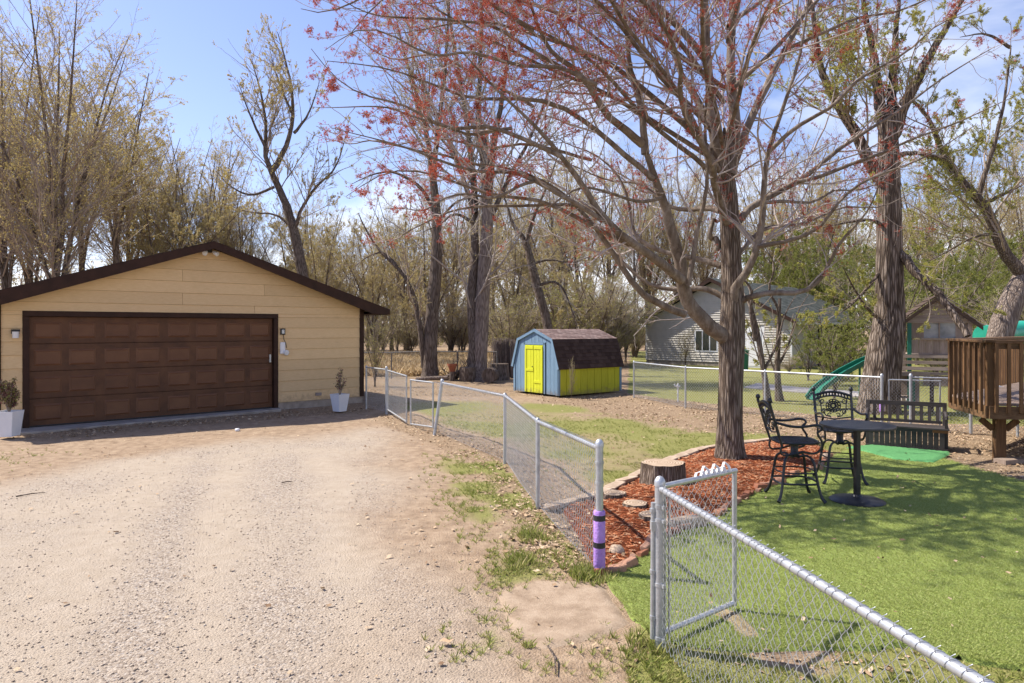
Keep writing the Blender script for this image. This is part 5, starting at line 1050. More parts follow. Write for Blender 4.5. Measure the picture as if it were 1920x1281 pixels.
# back fence
t, po = run('chain_link_fence', 'back chain-link fence with a pale top rail between the lawn and the white house', [(3.62, 20.6), (4.48, 17.9), (5.95, 16.3), (7.6, 14.25)], [1.05, 1.05, 1.05, 1.06], [1, 1, 1, 2], .024, .02, wr=.0034, w=.07)
t, po = run('chain_link_fence', 'chain-link fence behind the storage bench and under the deck', [(8.05, 14.0), (9.0, 13.6), (9.7, 13.3), (12.5, 12.2)], [1.08, 1.08, .86, .86], [2, 2, 1, 1], .024, .016, wr=.0028)
sleeve((7.6, 14.25), .36, .58, .045, 'short purple foam tube on the fence post behind the slatted bench', False)
gate('chain_link_gate', 'narrow chain-link garden gate behind the slatted bench', (7.72, 14.2), (8.55, 13.85), 1.02, .08, .016)
t, po = run('chain_link_fence', 'weathered dark chain-link fence in front of the straw field at the rear', [(-6.2, 28.6), (-4.9, 28.2), (-3.6, 28.0), (-2.2, 27.9), (-1.4, 27.9), (-.6, 27.6)], [1.04, 1.06, 1.1, 1.1, 1.1, 1.1], [1, 1, 1, 1, 1, 1], .026, .02, mat=OLDWIRE, wm=OLDWIRE, wr=.0024, caps=False)
# white pipe stake with a tap
p = G(1271, 754); t = thing('tap_stake', 'white pipe stake with a small tap in front of the back fence', 'tap', (p[0], p[1], 0)); MB().cyl((0, 0, -.05), (0, 0, .52), .022, 10).build('pipe', WHITE, t, smooth=True); b = MB(); b.cyl((-.07, 0, .44), (.07, 0, .44), .02, 8); b.cyl((-.07, 0, .44), (-.1, 0, .5), .02, 8); b.build('tap_fitting', WHITE, t, smooth=True)

# ================================================================ SHED
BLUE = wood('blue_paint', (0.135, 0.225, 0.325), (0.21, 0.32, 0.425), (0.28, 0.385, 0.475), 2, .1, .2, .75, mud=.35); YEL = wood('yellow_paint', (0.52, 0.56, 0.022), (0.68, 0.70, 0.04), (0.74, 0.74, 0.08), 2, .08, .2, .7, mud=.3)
YEL_SHADED = wood('yellow_shaded_side', (0.36, 0.36, 0.022), (0.47, 0.46, 0.032), (0.52, 0.49, 0.06), 2, .1, .2, .75, mud=.4)  # the door's yellow darkened: shade of the unlit side put into the colour
so = Vector((1.37, 20.7, 0)); sdv = Vector((0.06 - 1.37, 22.4 - 20.7, 0)); su = Vector((3.57 - 1.37, 22.2 - 20.7, 0)); SW, SD = 2.15, 2.68
# local frame: x along the front from the left corner to the right corner, y back along the side
fl = so + sdv.normalized() * SW; shed = thing('shed', 'small gambrel-roofed shed with blue front, yellow double door and yellow side', 'shed', fl, math.atan2(-sdv.y, -sdv.x))
zE, zB, zT = .90, 1.70, 1.98; xb = .26
prof = [(0, .06), (SW, .06), (SW, zE + .03), (SW - xb, zB), (SW / 2, zT), (xb, zB), (0, zE + .03)]
MB().prism(prof, .03, SD).build('wall', mottled('shed_core', (0.10, 0.16, 0.22), (0.14, 0.2, 0.27), 4), shed)
def gtop(x):
    x = min(x, SW - x); return zE + .03 + (zB - zE - .03) * x / xb if x < xb else zB + (zT - zB) * (x - xb) / (SW / 2 - xb)
D0, D1, DT = .62, 1.48, 1.53
xs = np.linspace(0.0, SW, 13)
for a_, b_ in zip(xs[:-1], xs[1:]):
    a_ += .006; b_ -= .006
    cuts = [(a_, b_, .05)] 
    if b_ > D0 - .05 and a_ < D1 + .05: cuts = [(a_, b_, DT + .09)]
    for x0, x1, z0 in cuts:
        z0_ = z0
        MB().prism([(x0, z0_), (x1, z0_), (x1, gtop(x1) - .01), (x0, gtop(x0) - .01)], .005, .0295).build('front_board', BLUE, shed)
for x0, x1, z0, z1 in ((0, .09, .04, zE + .02), (SW - .09, SW, .04, zE + .02), (D0 - .09, D0 - .01, .05, DT + .09), (D1 + .01, D1 + .09, .05, DT + .09), (D0 - .088, D1 + .088, DT + .015, DT + .088)):
    MB().bx(x0, x1, -.016, .004, z0, z1).build('trim_board', BLUE, shed)
ed = [(0 - .09, zE - .06), (xb - .05, zB + .03), (SW / 2, zT + .06), (SW - xb + .05, zB + .03), (SW + .09, zE - .06)]
for (p, q) in zip(ed[:-1], ed[1:]):
    d_ = Vector((q[0] - p[0], 0, q[1] - p[1])).normalized(); n_ = Vector((d_.z, 0, -d_.x)); w_ = .085
    MB().prism([p, q, (q[0] + n_.x * w_, q[1] + n_.z * w_), (p[0] + n_.x * w_, p[1] + n_.z * w_)], -.045 - .002 * ed.index(p), -.018).build('rake_board', BLUE, shed)
dm = (D0 + D1) / 2
for x0, x1 in ((D0, dm - .008), (dm + .008, D1)):
    dr = MB().bx(x0, x1, -.02, .003, .06, DT).build('door', YEL, shed); n_ = 3
    for i in range(n_):
        w_ = (x1 - x0) / n_; MB().bx(x0 + i * w_ + .005, x0 + (i + 1) * w_ - .005, -.032, -.0205, .065, DT - .005).build('door_board', YEL, dr)
    for z0, z1 in ((DT - .12, DT - .03),) + (((.72, .80),) if x0 == D0 else ((.36, .44),)): MB().bx(x0 + .01, x1 - .01, -.046, -.0325, z0, z1).build('batten', YEL, dr)
    MB().bx((x0 if x0 == D0 else x1 - .07), (x0 + .07 if x0 == D0 else x1), -.047, -.0325, .07, DT - .121).build('batten', YEL, dr)
MB().cyl((dm - .04, -.06, .86), (dm - .04, -.047, .86), .02, 10).build('knob', DARKP, shed)
ys = np.linspace(.03, SD, 10)
for a_, b_ in zip(ys[:-1], ys[1:]): MB().bx(SW + .001, SW + .022, a_ + .006, b_ - .006, .04, zE + .03).build('side_board', YEL_SHADED, shed)
MB().bx(SW + .0225, SW + .036, SD - .07, SD + .02, .04, zE).build('trim_board', BLUE, shed); MB().bx(SW + .0225, SW + .036, -.01, .06, .04, zE).build('trim_board', BLUE, shed)
SHU = wood('upper_shingle', (0.19, 0.13, 0.115), (0.29, 0.205, 0.18), (0.36, 0.27, 0.24), 0, .3, .4, .95, 2); SHD = wood('shaded_shingle', (0.045, 0.028, 0.024), (0.085, 0.055, 0.047), None, 0, .3, .4, .95, 2)  # steep lower slope gets its shade as a darker shingle colour
def shingles(parent, P0, P1, Q0, Q1, courses, tabw, m, name='shingle'):   # P0-P1 lower edge, Q0-Q1 upper edge; joined courses of tabs
    P0, P1, Q0, Q1 = map(Vector, (P0, P1, Q0, Q1)); n = (P1 - P0).cross(Q0 - P0).normalized(); b = MB(); rr = random.Random(4)
    L = (P1 - P0).length; nt = max(2, int(L / tabw))
    for c_ in range(courses):
        f0, f1 = c_ / courses, min(1, (c_ + 1.12) / courses); o_ = (.5 if c_ % 2 else 0)
        for i in range(-1, nt):
            u0, u1 = max(0, (i + o_) / nt), min(1, (i + 1 + o_) / nt - .003)
            if u1 <= u0: continue
            th = .012 + rr.random() * .006; A = (P0.lerp(P1, u0)).lerp(Q0.lerp(Q1, u0), f0); B_ = (P0.lerp(P1, u1)).lerp(Q0.lerp(Q1, u1), f0); C = (P0.lerp(P1, u1)).lerp(Q0.lerp(Q1, u1), f1); D = (P0.lerp(P1, u0)).lerp(Q0.lerp(Q1, u0), f1)
            b.add([A + n * th, B_ + n * th, C + n * .002, D + n * .002, A, B_], [(0, 1, 2, 3), (4, 5, 1, 0)])
    return b.build(name, m, parent, kind='stuff')
yo0, yo1 = -.05, SD + .06
SHUm = island_mat('upper_tabs', [(0.17, 0.115, 0.10), (0.24, 0.165, 0.145), (0.30, 0.22, 0.195), (0.21, 0.15, 0.135)], .95, .3); SHDm = island_mat('shaded_tabs', [(0.040, 0.024, 0.02), (0.06, 0.038, 0.032), (0.078, 0.05, 0.042)], .95, .3)  # lower tabs darkened to paint in the shade of the unlit slope
rl = MB(); pl = [(-.10, zE - .05), (xb - .06, zB + .02), (SW / 2, zT + .045), (SW - xb + .06, zB + .02), (SW + .10, zE - .05)]
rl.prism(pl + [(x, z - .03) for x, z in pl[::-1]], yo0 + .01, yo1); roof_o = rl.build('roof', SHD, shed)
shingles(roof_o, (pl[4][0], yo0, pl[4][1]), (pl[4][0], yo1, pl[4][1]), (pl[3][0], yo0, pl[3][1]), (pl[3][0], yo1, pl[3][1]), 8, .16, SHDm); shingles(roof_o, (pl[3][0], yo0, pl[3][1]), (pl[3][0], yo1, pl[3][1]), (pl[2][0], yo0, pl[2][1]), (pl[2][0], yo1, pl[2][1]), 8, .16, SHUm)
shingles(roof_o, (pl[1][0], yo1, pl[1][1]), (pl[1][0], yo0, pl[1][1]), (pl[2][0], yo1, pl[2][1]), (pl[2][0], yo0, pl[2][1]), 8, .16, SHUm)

# ================================================================ WHITE HOUSE
hc = Vector((13.9, 34.5, 0)); hg = Vector((-.75, .66, 0)).normalized(); hw = 8.2
house = thing('house', 'white-sided house with grey-green shingle roof beyond the back fence', 'house', hc + hg * hw, math.atan2(-hg.y, -hg.x))
# local: x from the left end of the gable (0) to the near corner (hw), y back
HS = mottled('white_siding', (0.46, 0.43, 0.375), (0.57, 0.535, 0.475), 3, .7, 0, 0); hz, ha = 2.45, 4.55
HWL = 10.5
MB().prism([(0.02, .0), (hw - .02, .0), (hw - .02, hz), (hw / 2, ha), (0.02, hz)], .03, HWL).build('wall', HS, house)
b = MB(); zc = .22; hgt = .125
i = 0
while zc < ha - .1:
    z1 = zc + hgt; sl = (ha - hz) / (hw / 2); x0 = 0 if z1 < hz else (z1 - hz) / sl; x1 = hw - x0
    xs_ = [(x0, x1)]
    b_segs = []
    for (p, q) in xs_:
        cutl = sorted([(3.0, 4.35, .75, 1.95), (5.85, 6.85, 0, 2.1)]); cur = p
        for (c0, c1, w0, w1) in cutl:
            if z1 > w0 and zc < w1: b_segs.append((cur, c0)); cur = c1
        b_segs.append((cur, q))
    for (p, q) in b_segs:
        if q > p: b.add([(p, -.045, zc), (q, -.045, zc), (q, .0, z1), (p, .0, z1), (p, .03, zc), (q, .03, zc)], [(0, 1, 2, 3), (4, 5, 1, 0)])
    zc = z1
b.build('siding', HS, house, kind='stuff')
b = MB(); zc = .22
while zc < hz - .1: b.add([(hw + .022, 0, zc), (hw + .022, 4.0, zc), (hw, 4.0, zc + hgt), (hw, 0, zc + hgt), (hw - .03, 0, zc), (hw - .03, 4, zc)], [(0, 1, 2, 3), (4, 5, 1, 0)]); zc += hgt
b.build('siding', HS, house, kind='stuff'); MB().bx(-.01, hw + .01, -.005, 4, -.1, .22).build('foundation', FOUND, house)
MB().bx(hw - .06, hw + .035, -.035, .06, .22, hz - .02).build('corner_trim', WHITE, house); MB().bx(-.035, .06, -.035, .06, .22, hz - .02).build('corner_trim', WHITE, house)
PANE = NT('window_glass'); PANE.n.remove(PANE.tc) if False else None; PANE = PANE.fin((0.03, 0.04, 0.035), .06, 0, .8)
w = MB().bx(3.0, 4.35, -.03, .04, .75, 1.95).build('window', WHITE, house)
for i in range(3): MB().bx(3.08 + i * .42, 3.08 + i * .42 + .35, -.036, -.0305, .83, 1.87).build('pane', PANE, w)
for x in (3.47, 3.89): MB().bx(x - .01, x + .01, -.045, -.0365, .8, 1.9).build('mullion', WHITE, w)
dd = MB().bx(5.85, 6.85, -.03, .04, .0, 2.1).build('door', WHITE, house); MB().bx(6.0, 6.7, -.045, -.0305, .08, 1.98).build('door_leaf', WHITE, dd); MB().bx(6.12, 6.58, -.052, -.0455, 1.62, 1.85).build('pane', PANE, dd)
HR = island_mat('green_grey_tabs', [(0.055, 0.063, 0.056), (0.082, 0.092, 0.082), (0.115, 0.122, 0.11), (0.07, 0.08, 0.072)], .95)
ov = .45; sl = (ha - hz) / (hw / 2); zt = ha + .16; y0, y1 = -.42, HWL + 2
for sg in (-1, 1):
    xe = hw / 2 + sg * (hw / 2 + ov); ze_ = zt - sl * (hw / 2 + ov); bb = MB(); bb.prism([(hw / 2, zt), (xe, ze_), (xe, ze_ - .06), (hw / 2, zt - .06)], y0, y1); ro = bb.build('roof', mottled('roof_deck', (0.08, 0.09, 0.085), (0.12, 0.13, 0.12), 3), house)
    if sg > 0: shingles(ro, (xe, y0, ze_), (xe, y1, ze_), (hw / 2, y0, zt), (hw / 2, y1, zt), 26, .33, HR)
    else: shingles(ro, (xe, y1, ze_), (xe, y0, ze_), (hw / 2, y1, zt), (hw / 2, y0, zt), 26, .33, HR)
    MB().prism([(hw / 2, zt - .005), (xe, ze_ - .005), (xe, ze_ - .2), (hw / 2, zt - .2)], y0 - .03, y0 - .002).build('fascia', TRIM, house)
xe = hw + ov; MB().bx(xe - .02, xe + .08, y0, y1, ze_ - .16, ze_ - .03).build('gutter', WHITE, house)
# porch on the right side: flat near-black panel painted as its shade
for yy in (4.1, 7.2, HWL): MB().bx(hw + .02, hw + .16, yy - .07, yy + .07, 0, hz - .12).build('porch_post', TRIM, house)
MB().bx(hw + .002, hw + .018, 4.1, HWL, .0, hz - .1).build('porch_shade_panel', mottled('porch_shade', (0.02, 0.015, 0.012), (0.04, 0.03, 0.025), 3), house)
p = G(1398, 694); b = MB(); b.lathe([(.24, 0), (.28, .05), (.31, .9), (.33, .92)], (0, 0, 0), 14); t = thing('wheelie_bin', 'green plastic bin standing left of the white house door', 'bin', (p[0] - .2, 33.6, 0)); b.build('body', mottled('bin_green', (0.02, 0.12, 0.08), (0.03, 0.16, 0.11), 4, .5), t, smooth=True); MB().lathe([(.34, 0), (.34, .04), (.2, .09)], (0, 0, .92), 14).build('lid', mottled('bin_lid', (0.02, 0.1, 0.07), (0.03, 0.14, 0.1), 4, .5), t)

# ================================================================ PLAY HUT AND SLIDES
PLW = wood('weathered_plank', (0.26, 0.195, 0.15), (0.42, 0.335, 0.27), (0.55, 0.46, 0.385), 2, .35, .4, .9); PLX = wood('weathered_rail', (0.28, 0.215, 0.17), (0.46, 0.375, 0.305), (0.58, 0.49, 0.42), 0, .3, .4, .9)
GRN = mottled('green_plastic', (0.010, 0.145, 0.09), (0.016, 0.20, 0.125), 5, .4, 0, .05, 20, .5); DKW = wood('dark_plank', (0.06, 0.04, 0.03), (0.11, 0.075, 0.055), None, 0, .3, .3, .9)
HD = 17.6
hx = lambda px: (px - 1705) / F * HD
hzf = lambda py: CAMH - (py - HZ) / F * HD
hut = thing('play_hut', 'weathered wooden play hut on posts with a peaked roof behind the deck', 'playset', ((1705 - 960) / F * HD, HD, 0), -0.42)
for y in (0, 1.35):
    for x in (0, 1.30): MB().bx(x - .045, x + .045, y - .045, y + .045, 0, hzf(606)).build('post', GRN if (x == 0 and y == 0) else PLW, hut)
zf = hzf(664)
for i in range(9): MB().bx(-.08, 1.40, .0 + i * .155, .0 + i * .155 + .14, zf - .03, zf).build('floor_plank', PLX, hut)
for i in range(8): MB().bx(.055 + i * .155, .055 + i * .155 + .147, .01, .035, zf + .01, hzf(637)).build('wall_board', PLW, hut)
for x0, x1 in ((.05, .32), (1.0, 1.25)): 
    MB().bx(x0, x1, .012, .034, hzf(637) + .045, hzf(606)).build('wall_board', PLW, hut)
MB().bx(.25, 1.3, -.06, .05, hzf(637) + .004, hzf(637) + .04).build('sill', PLX, hut); MB().bx(-.05, 1.35, -.03, .03, hzf(606) + .003, hzf(606) + .11).build('header', PLX, hut)
pr_ = MB().bx(.32, 1.0, .02, .026, hzf(637) + .045, hzf(606)).build('pane', mottled('cloudy_pane', (0.18, 0.19, 0.18), (0.42, 0.44, 0.45), 3, .1, 0, 0, 10, .7), hut); MB().bx(.64, .67, .005, .019, hzf(637) + .045, hzf(606)).build('mullion', PLW, hut)
ap = (.62, hzf(556)); el, er = (-.32, hzf(612)), (1.55, hzf(612))
for i in range(5):
    z0 = hzf(606) + .115 + i * .115; z1 = z0 + .105
    if z1 > ap[1] - .1: break
    wl_ = lambda z: ap[0] - (ap[1] - z) * (ap[0] - el[0]) / (ap[1] - el[1]) + .02
    wr_ = lambda z: ap[0] + (ap[1] - z) * (er[0] - ap[0]) / (ap[1] - er[1]) - .02
    MB().prism([(wl_(z0), z0), (wr_(z0), z0), (wr_(z1), z1), (wl_(z1), z1)], .0, .03).build('gable_board', PLX, hut)
for (e_, s_) in ((el, -1), (er, 1)):
    d_ = Vector((e_[0] - ap[0], 0, e_[1] - ap[1])); L = d_.length; d_.normalize(); nn_ = Vector((-d_.z * s_, 0, d_.x * s_)) if s_ > 0 else Vector((d_.z, 0, -d_.x)) * 1
    nn_ = Vector((-d_.z, 0, d_.x)); nn_ = nn_ if nn_.z > 0 else -nn_
    for i in range(6):
        a_ = Vector((ap[0], 0, ap[1])) + d_ * (L * i / 6 + (.004 if i else -.0)); b_ = Vector((ap[0], 0, ap[1])) + d_ * (L * (i + 1.08) / 6); o0 = nn_ * (.03); o1 = nn_ * .012
        MB().prism([(a_.x + o1.x, a_.z + o1.z), (b_.x + o0.x, b_.z + o0.z), (b_.x + o0.x + nn_.x * .02, b_.z + o0.z + nn_.z * .02), (a_.x + o1.x + nn_.x * .02, a_.z + o1.z + nn_.z * .02)], -.14, 1.55).build('roof_plank', DKW if s_ < 0 else PLX, hut)
    MB().prism([(ap[0], ap[1]), (e_[0], e_[1]), (e_[0], e_[1] - .1), (ap[0], ap[1] - .11)], -.168, -.142).build('barge_board', DKW, hut)
for x in (-.28, -.13): MB().bx(x - .045, x + .045, -.015, .015, hzf(678), hzf(641)).build('baluster', PLW, hut)
for i, (py, h_) in enumerate([(668, .075), (679, .08), (690, .085), (699, .07)]): MB().bx(-.33 - .05 * (i % 2), 1.4, -.09 - .04 * i, -.055 - .04 * i, hzf(py) - h_ / 2, hzf(py) + h_ / 2).build('ladder_rail', PLX, hut)
for x0, x1, z0, z1 in ((-.38, .0, .35, hzf(704)), (.02, .22, .1, hzf(704)), (.30, 1.3, hzf(722), hzf(703))): MB().bx(x0, x1, -.03, .0, z0, z1).build('side_panel', PLW, hut)
MB().bx(-.30, .42, -.30, .02, hzf(704), hzf(697)).build('step', PLX, hut); MB().bx(-.5, -.05, -.3, -.1, hzf(745) , hzf(741)).build('step', PLX, hut); MB().bx(.0, .09, -.35, -.26, 0, hzf(706)).build('post', GRN, hut)
MB().bx(.42, .5, -.3, -.2, 0, hzf(706)).build('post', DKW, hut)
# straight slide
def slide_pts(lst): return [Vector(P3(x, y, d)) for x, y, d in lst]
t = thing('slide', 'green plastic slide running down to the left in front of the old tree', 'slide', P3(1520, 752, 17.6)[:2] + (0,)); o_ = Vector(t.location)
sp = [P3(1648, 667, 18.6), P3(1612, 682, 18.5), P3(1582, 698, 18.3), P3(1556, 714, 18.1), P3(1535, 730, 17.9), P3(1522, 748, 17.7)]
b = MB(); sp = [Vector(p) - o_ for p in sp]; sec = [(-.13, .09), (-.12, .0), (0, -.02), (.12, 0), (.13, .09), (.16, .09), (.15, -.04), (0, -.05), (-.15, -.04), (-.16, .09)]
vs = []; n_ = len(sec)
for i, p in enumerate(sp):
    tt = (sp[min(i + 1, len(sp) - 1)] - sp[max(i - 1, 0)]).normalized(); sd_ = tt.cross(Vector((0, 0, 1))).normalized(); up = sd_.cross(tt)
    vs += [p + sd_ * a_ + up * c_ for a_, c_ in sec]
b.add(vs, [(i * n_ + j, i * n_ + (j + 1) % n_, (i + 1) * n_ + (j + 1) % n_, (i + 1) * n_ + j) for i in range(len(sp) - 1) for j in range(n_)] + [tuple(range(n_)), tuple(range(len(sp) * n_ - 1, len(sp) * n_ - n_ - 1, -1))]); b.build('chute', GRN, t, smooth=True)
b = MB(); b.cyl(sp[1] + Vector((0, 0, -.05)), Vector((sp[1].x, sp[1].y, 0)), .03, 8); b.build('leg', GRN, t)
t = thing('tube_slide', 'bright green ribbed tube slide showing above the deck railing', 'slide', P3(1890, 690, 21)[:2] + (0,)); o_ = Vector(t.location); b = MB()
pp = [P3(1845, 632, 20.6), P3(1870, 628, 20.8), P3(1900, 624, 21), P3(1940, 622, 21.2), P3(1990, 622, 21.6), P3(2040, 640, 22)]; m_ = resample(pp, 48); rr = [.33 + (.025 if i % 8 in (0, 1) else 0) for i in range(48)]
b.tube([Vector(p) - o_ for p in m_], rr, 18); b.build('tube', mottled('slide_green', (0.02, 0.30, 0.20), (0.03, 0.38, 0.26), 5, .35, 0, .05, 20, .5), t, smooth=True)
b = MB(); b.cyl(Vector(m_[10]) - o_ + Vector((0, 0, -.3)), (Vector(m_[10]) - o_).xy.to_3d(), .04, 8); b.cyl(Vector(m_[40]) - o_ + Vector((0, 0, -.3)), (Vector(m_[40]) - o_).xy.to_3d(), .04, 8); b.build('leg', PLW, t)

# ================================================================ DECK
DK = wood('deck_stain', (0.085, 0.042, 0.018), (0.20, 0.108, 0.048), (0.32, 0.19, 0.095), 2, .35, .3, .75); DKH = wood('deck_stain_rail', (0.10, 0.052, 0.024), (0.21, 0.12, 0.058), (0.31, 0.20, 0.11), 0, .3, .3, .75); DKF = wood('deck_floor', (0.20, 0.14, 0.105), (0.32, 0.24, 0.19), (0.40, 0.31, 0.25), 0, .3, .3, .85)
C1, C2 = Vector((7.22, 10.5, 0)), Vector((7.55, 11.9, 0)); dl = (C2 - C1).normalized(); df = Vector((dl.y, -dl.x, 0)); C3 = C2 + Vector((.76, .65, 0)).normalized() * 4.6; C4 = C1 + df * 4.4; C5 = C4 + dl * 5.2
deck = thing('deck', 'raised brown stained wooden deck with a baluster railing at the right edge', 'deck', C1)
L_ = lambda v: v - C1
zf, zr = .94, 1.88
# boards laid along df
n_ = 34
polyd = [(C1.x, C1.y), (C4.x, C4.y), (C5.x, C5.y), (C3.x, C3.y), (C2.x, C2.y)]
for i in range(n_):
    y_ = .01 + i * .142; lo = None; hi = None
    for s in np.arange(-1, 9, .02):
        p = C1 + dl * (y_ + .07) + df * s
        if inside(polyd, np.array([p.x]), np.array([p.y]))[0]:
            lo = s if lo is None else lo; hi = s
    if lo is None or hi - lo < .1: continue
    a_ = L_(C1 + dl * (y_ + .068) + df * lo); b_ = L_(C1 + dl * (y_ + .068) + df * hi); MB().beam(a_ + Vector((0, 0, zf - .018)), b_ + Vector((0, 0, zf - .018)), .134, .035).build('deck_board', DKF, deck)
def rail_side(A, B, nb, first=True):
    d_ = (B - A); L = d_.length; d_.normalize(); out = Vector((-d_.y, d_.x, 0)); ctr = (C1 + C4 + C5 + C3) / 4
    if (A + out - ctr).length < (A - ctr).length: out = -out
    a, b_ = L_(A), L_(B)
    MB().beam(a + Vector((0, 0, zr)) - d_ * .07, b_ + Vector((0, 0, zr)) + d_ * .02, .14, .036).build('cap_rail', DKH, deck, bevel=.004)
    MB().beam(a + Vector((0, 0, zr - .07)) + d_ * .045, b_ + Vector((0, 0, zr - .07)) - d_ * .045, .036, .088).build('under_rail', DKH, deck)
    MB().beam(a + Vector((0, 0, zf - .135)) + out * .02 , b_ + Vector((0, 0, zf - .135)) + out * .02, .038, .19).build('rim_joist', DKH, deck)
    for i in range(nb):
        p = a + d_ * (L * (i + .5) / nb) + out * .062; b0 = MB(); b0.box((p.x, p.y, (zf - .13 + zr - .03) / 2), (.045, .038, zr - .03 - zf + .13), math.atan2(d_.y, d_.x)); b0.build('baluster', DK, deck)
rail_side(C1, C2, 7); rail_side(C1, C4, 27); rail_side(C2, C3, 26)
for P in (C1, C2 + dl * 0.0, C1 + df * 1.9):
    p = L_(P) + Vector((0.0, 0, 0)); q = p + (df * .03 + dl * .05); MB().box((q.x, q.y, (zf - .22 + zr - .02) / 2), (.1, .1, zr - .02 - zf + .22), math.atan2(df.y, df.x)).build('rail_post', DK, deck)
for P in (C1 + df * .32 + dl * .45, C1 + df * 3.0 + dl * .45):
    p = L_(P); b = MB(); b.box((p.x, p.y, .38), (.14, .14, .80), math.atan2(df.y, df.x)); b.build('support_post', DK, deck)
    for s_ in (-1, 1): q = p + df * .17 * s_; b = MB(); b.beam(p + df * .09 * s_ + Vector((0, 0, .50)), p + df * .26 * s_ + Vector((0, 0, .65)), .04, .09); b.build('bracket', DK, deck)
p = L_(C1 + df * .1 + dl * .45); q = L_(C4 + dl * .45); MB().beam(p + Vector((0, 0, .71)), q + Vector((0, 0, .71)), .09, .10).build('beam', DK, deck)
pt = G(1893, 868); tag(MB().box((0, 0, .03), (.42, .2, .07), .3).build('paving_block', wood('block_wood', (0.22, 0.16, 0.12), (0.36, 0.28, 0.22)), None, (pt[0], pt[1], 0)), 'flat wooden block on the leaves at the foot of the deck post', 'block')

# ================================================================ GARDEN FURNITURE
BW = wood('bench_stain', (0.030, 0.024, 0.022), (0.065, 0.056, 0.052), (0.115, 0.10, 0.094), 2, .3, .3, .7); BWX = wood('bench_stain_rail', (0.034, 0.028, 0.026), (0.07, 0.06, 0.056), (0.12, 0.105, 0.098), 0, .3, .3, .7)
bo = Vector((6.22, 12.2, 0)); bu = Vector((1.08, -.6, 0)); BL = bu.length
bench = thing('storage_bench', 'dark grey wooden storage bench with slatted back and boarded front', 'bench', bo, math.atan2(bu.y, bu.x))
zs = .37
for i in range(14): w_ = (BL - .1) / 14; MB().bx(.05 + i * w_ + .003, .05 + (i + 1) * w_ - .003, .0, .018, .045, zs - .06).build('front_board', BW, bench)
MB().bx(.0, BL, -.006, .03, .01, .044).build('base_rail', BWX, bench)
MB().bx(.0, BL - .23, -.006, .03, zs - .059, zs - .012).build('front_rail', BWX, bench)
MB().bx(BL - .228, BL, -.006, .03, zs - .059, zs - .012).build('front_rail', wood('worn_wood', (0.12, 0.05, 0.022), (0.24, 0.11, 0.045), None, 0), bench, label='worn reddish patch of bare wood at the right end of the front rail')
for x in (0.0, BL - .05): MB().bx(x, x + .05, .031, .5, .01, zs - .012).build('end_panel', BW, bench)
for i in range(4): MB().bx(-.02, BL + .02, -.02 + i * .13, -.02 + i * .13 + .122, zs - .01, zs + .015).build('seat_slat', BWX, bench)
for x in (-.01, BL - .055): MB().beam((x + .03, .49, zs + .016), (x + .03, .56, .77), .062, .045, (0, 1, 0)).build('back_post', BW, bench)
MB().beam((.0, .555, .735), (BL, .555, .735), .035, .075).build('back_rail', BWX, bench); MB().beam((.055, .505, zs + .06), (BL - .06, .505, zs + .06), .03, .05).build('back_rail', BWX, bench)
for i in range(9): x = .13 + i * (BL - .26) / 8; MB().beam((x, .51, zs + .086), (x, .548, .699), .052, .016, (0, 1, 0)).build('back_slat', BW, bench)
for x in (.02, BL - .025):
    MB().tube([(x, .50, zs + .24), (x, .3, zs + .25), (x, .08, zs + .235), (x, -.01, zs + .20), (x, -.02, zs + .17)], [.022, .024, .026, .026, .02], 8).build('armrest', BWX, bench); MB().bx(x - .022, x + .022, .03, .075, zs + .016, zs + .215).build('arm_post', BW, bench)

def lattice(b, xr, yr, z, pitch, w, h, ins, ang=R(45)):
    for a in (ang, ang + R(90)):
        ca, sa = math.cos(a), math.sin(a); R_ = math.hypot(xr, yr)
        for s in np.arange(-R_, R_, pitch):
            ts = np.linspace(-R_, R_, 161); X_ = -sa * s + ca * ts; Y_ = ca * s + sa * ts; ok = ins(X_, Y_)
            if ok.sum() < 3: continue
            i0 = np.argmax(ok); i1 = len(ok) - 1 - np.argmax(ok[::-1]); b.beam((X_[i0], Y_[i0], z + (0 if a == ang else h * .6)), (X_[i1], Y_[i1], z + (0 if a == ang else h * .6)), w, h)
    return b
def spiral(c, r0, r1, a0, a1, n, ax='yz'):
    out = []
    for i in range(n):
        f = i / (n - 1); a = a0 + (a1 - a0) * f; r = r0 + (r1 - r0) * f; out.append((c[0], c[1] + r * math.cos(a), c[2] + r * math.sin(a)))
    return out
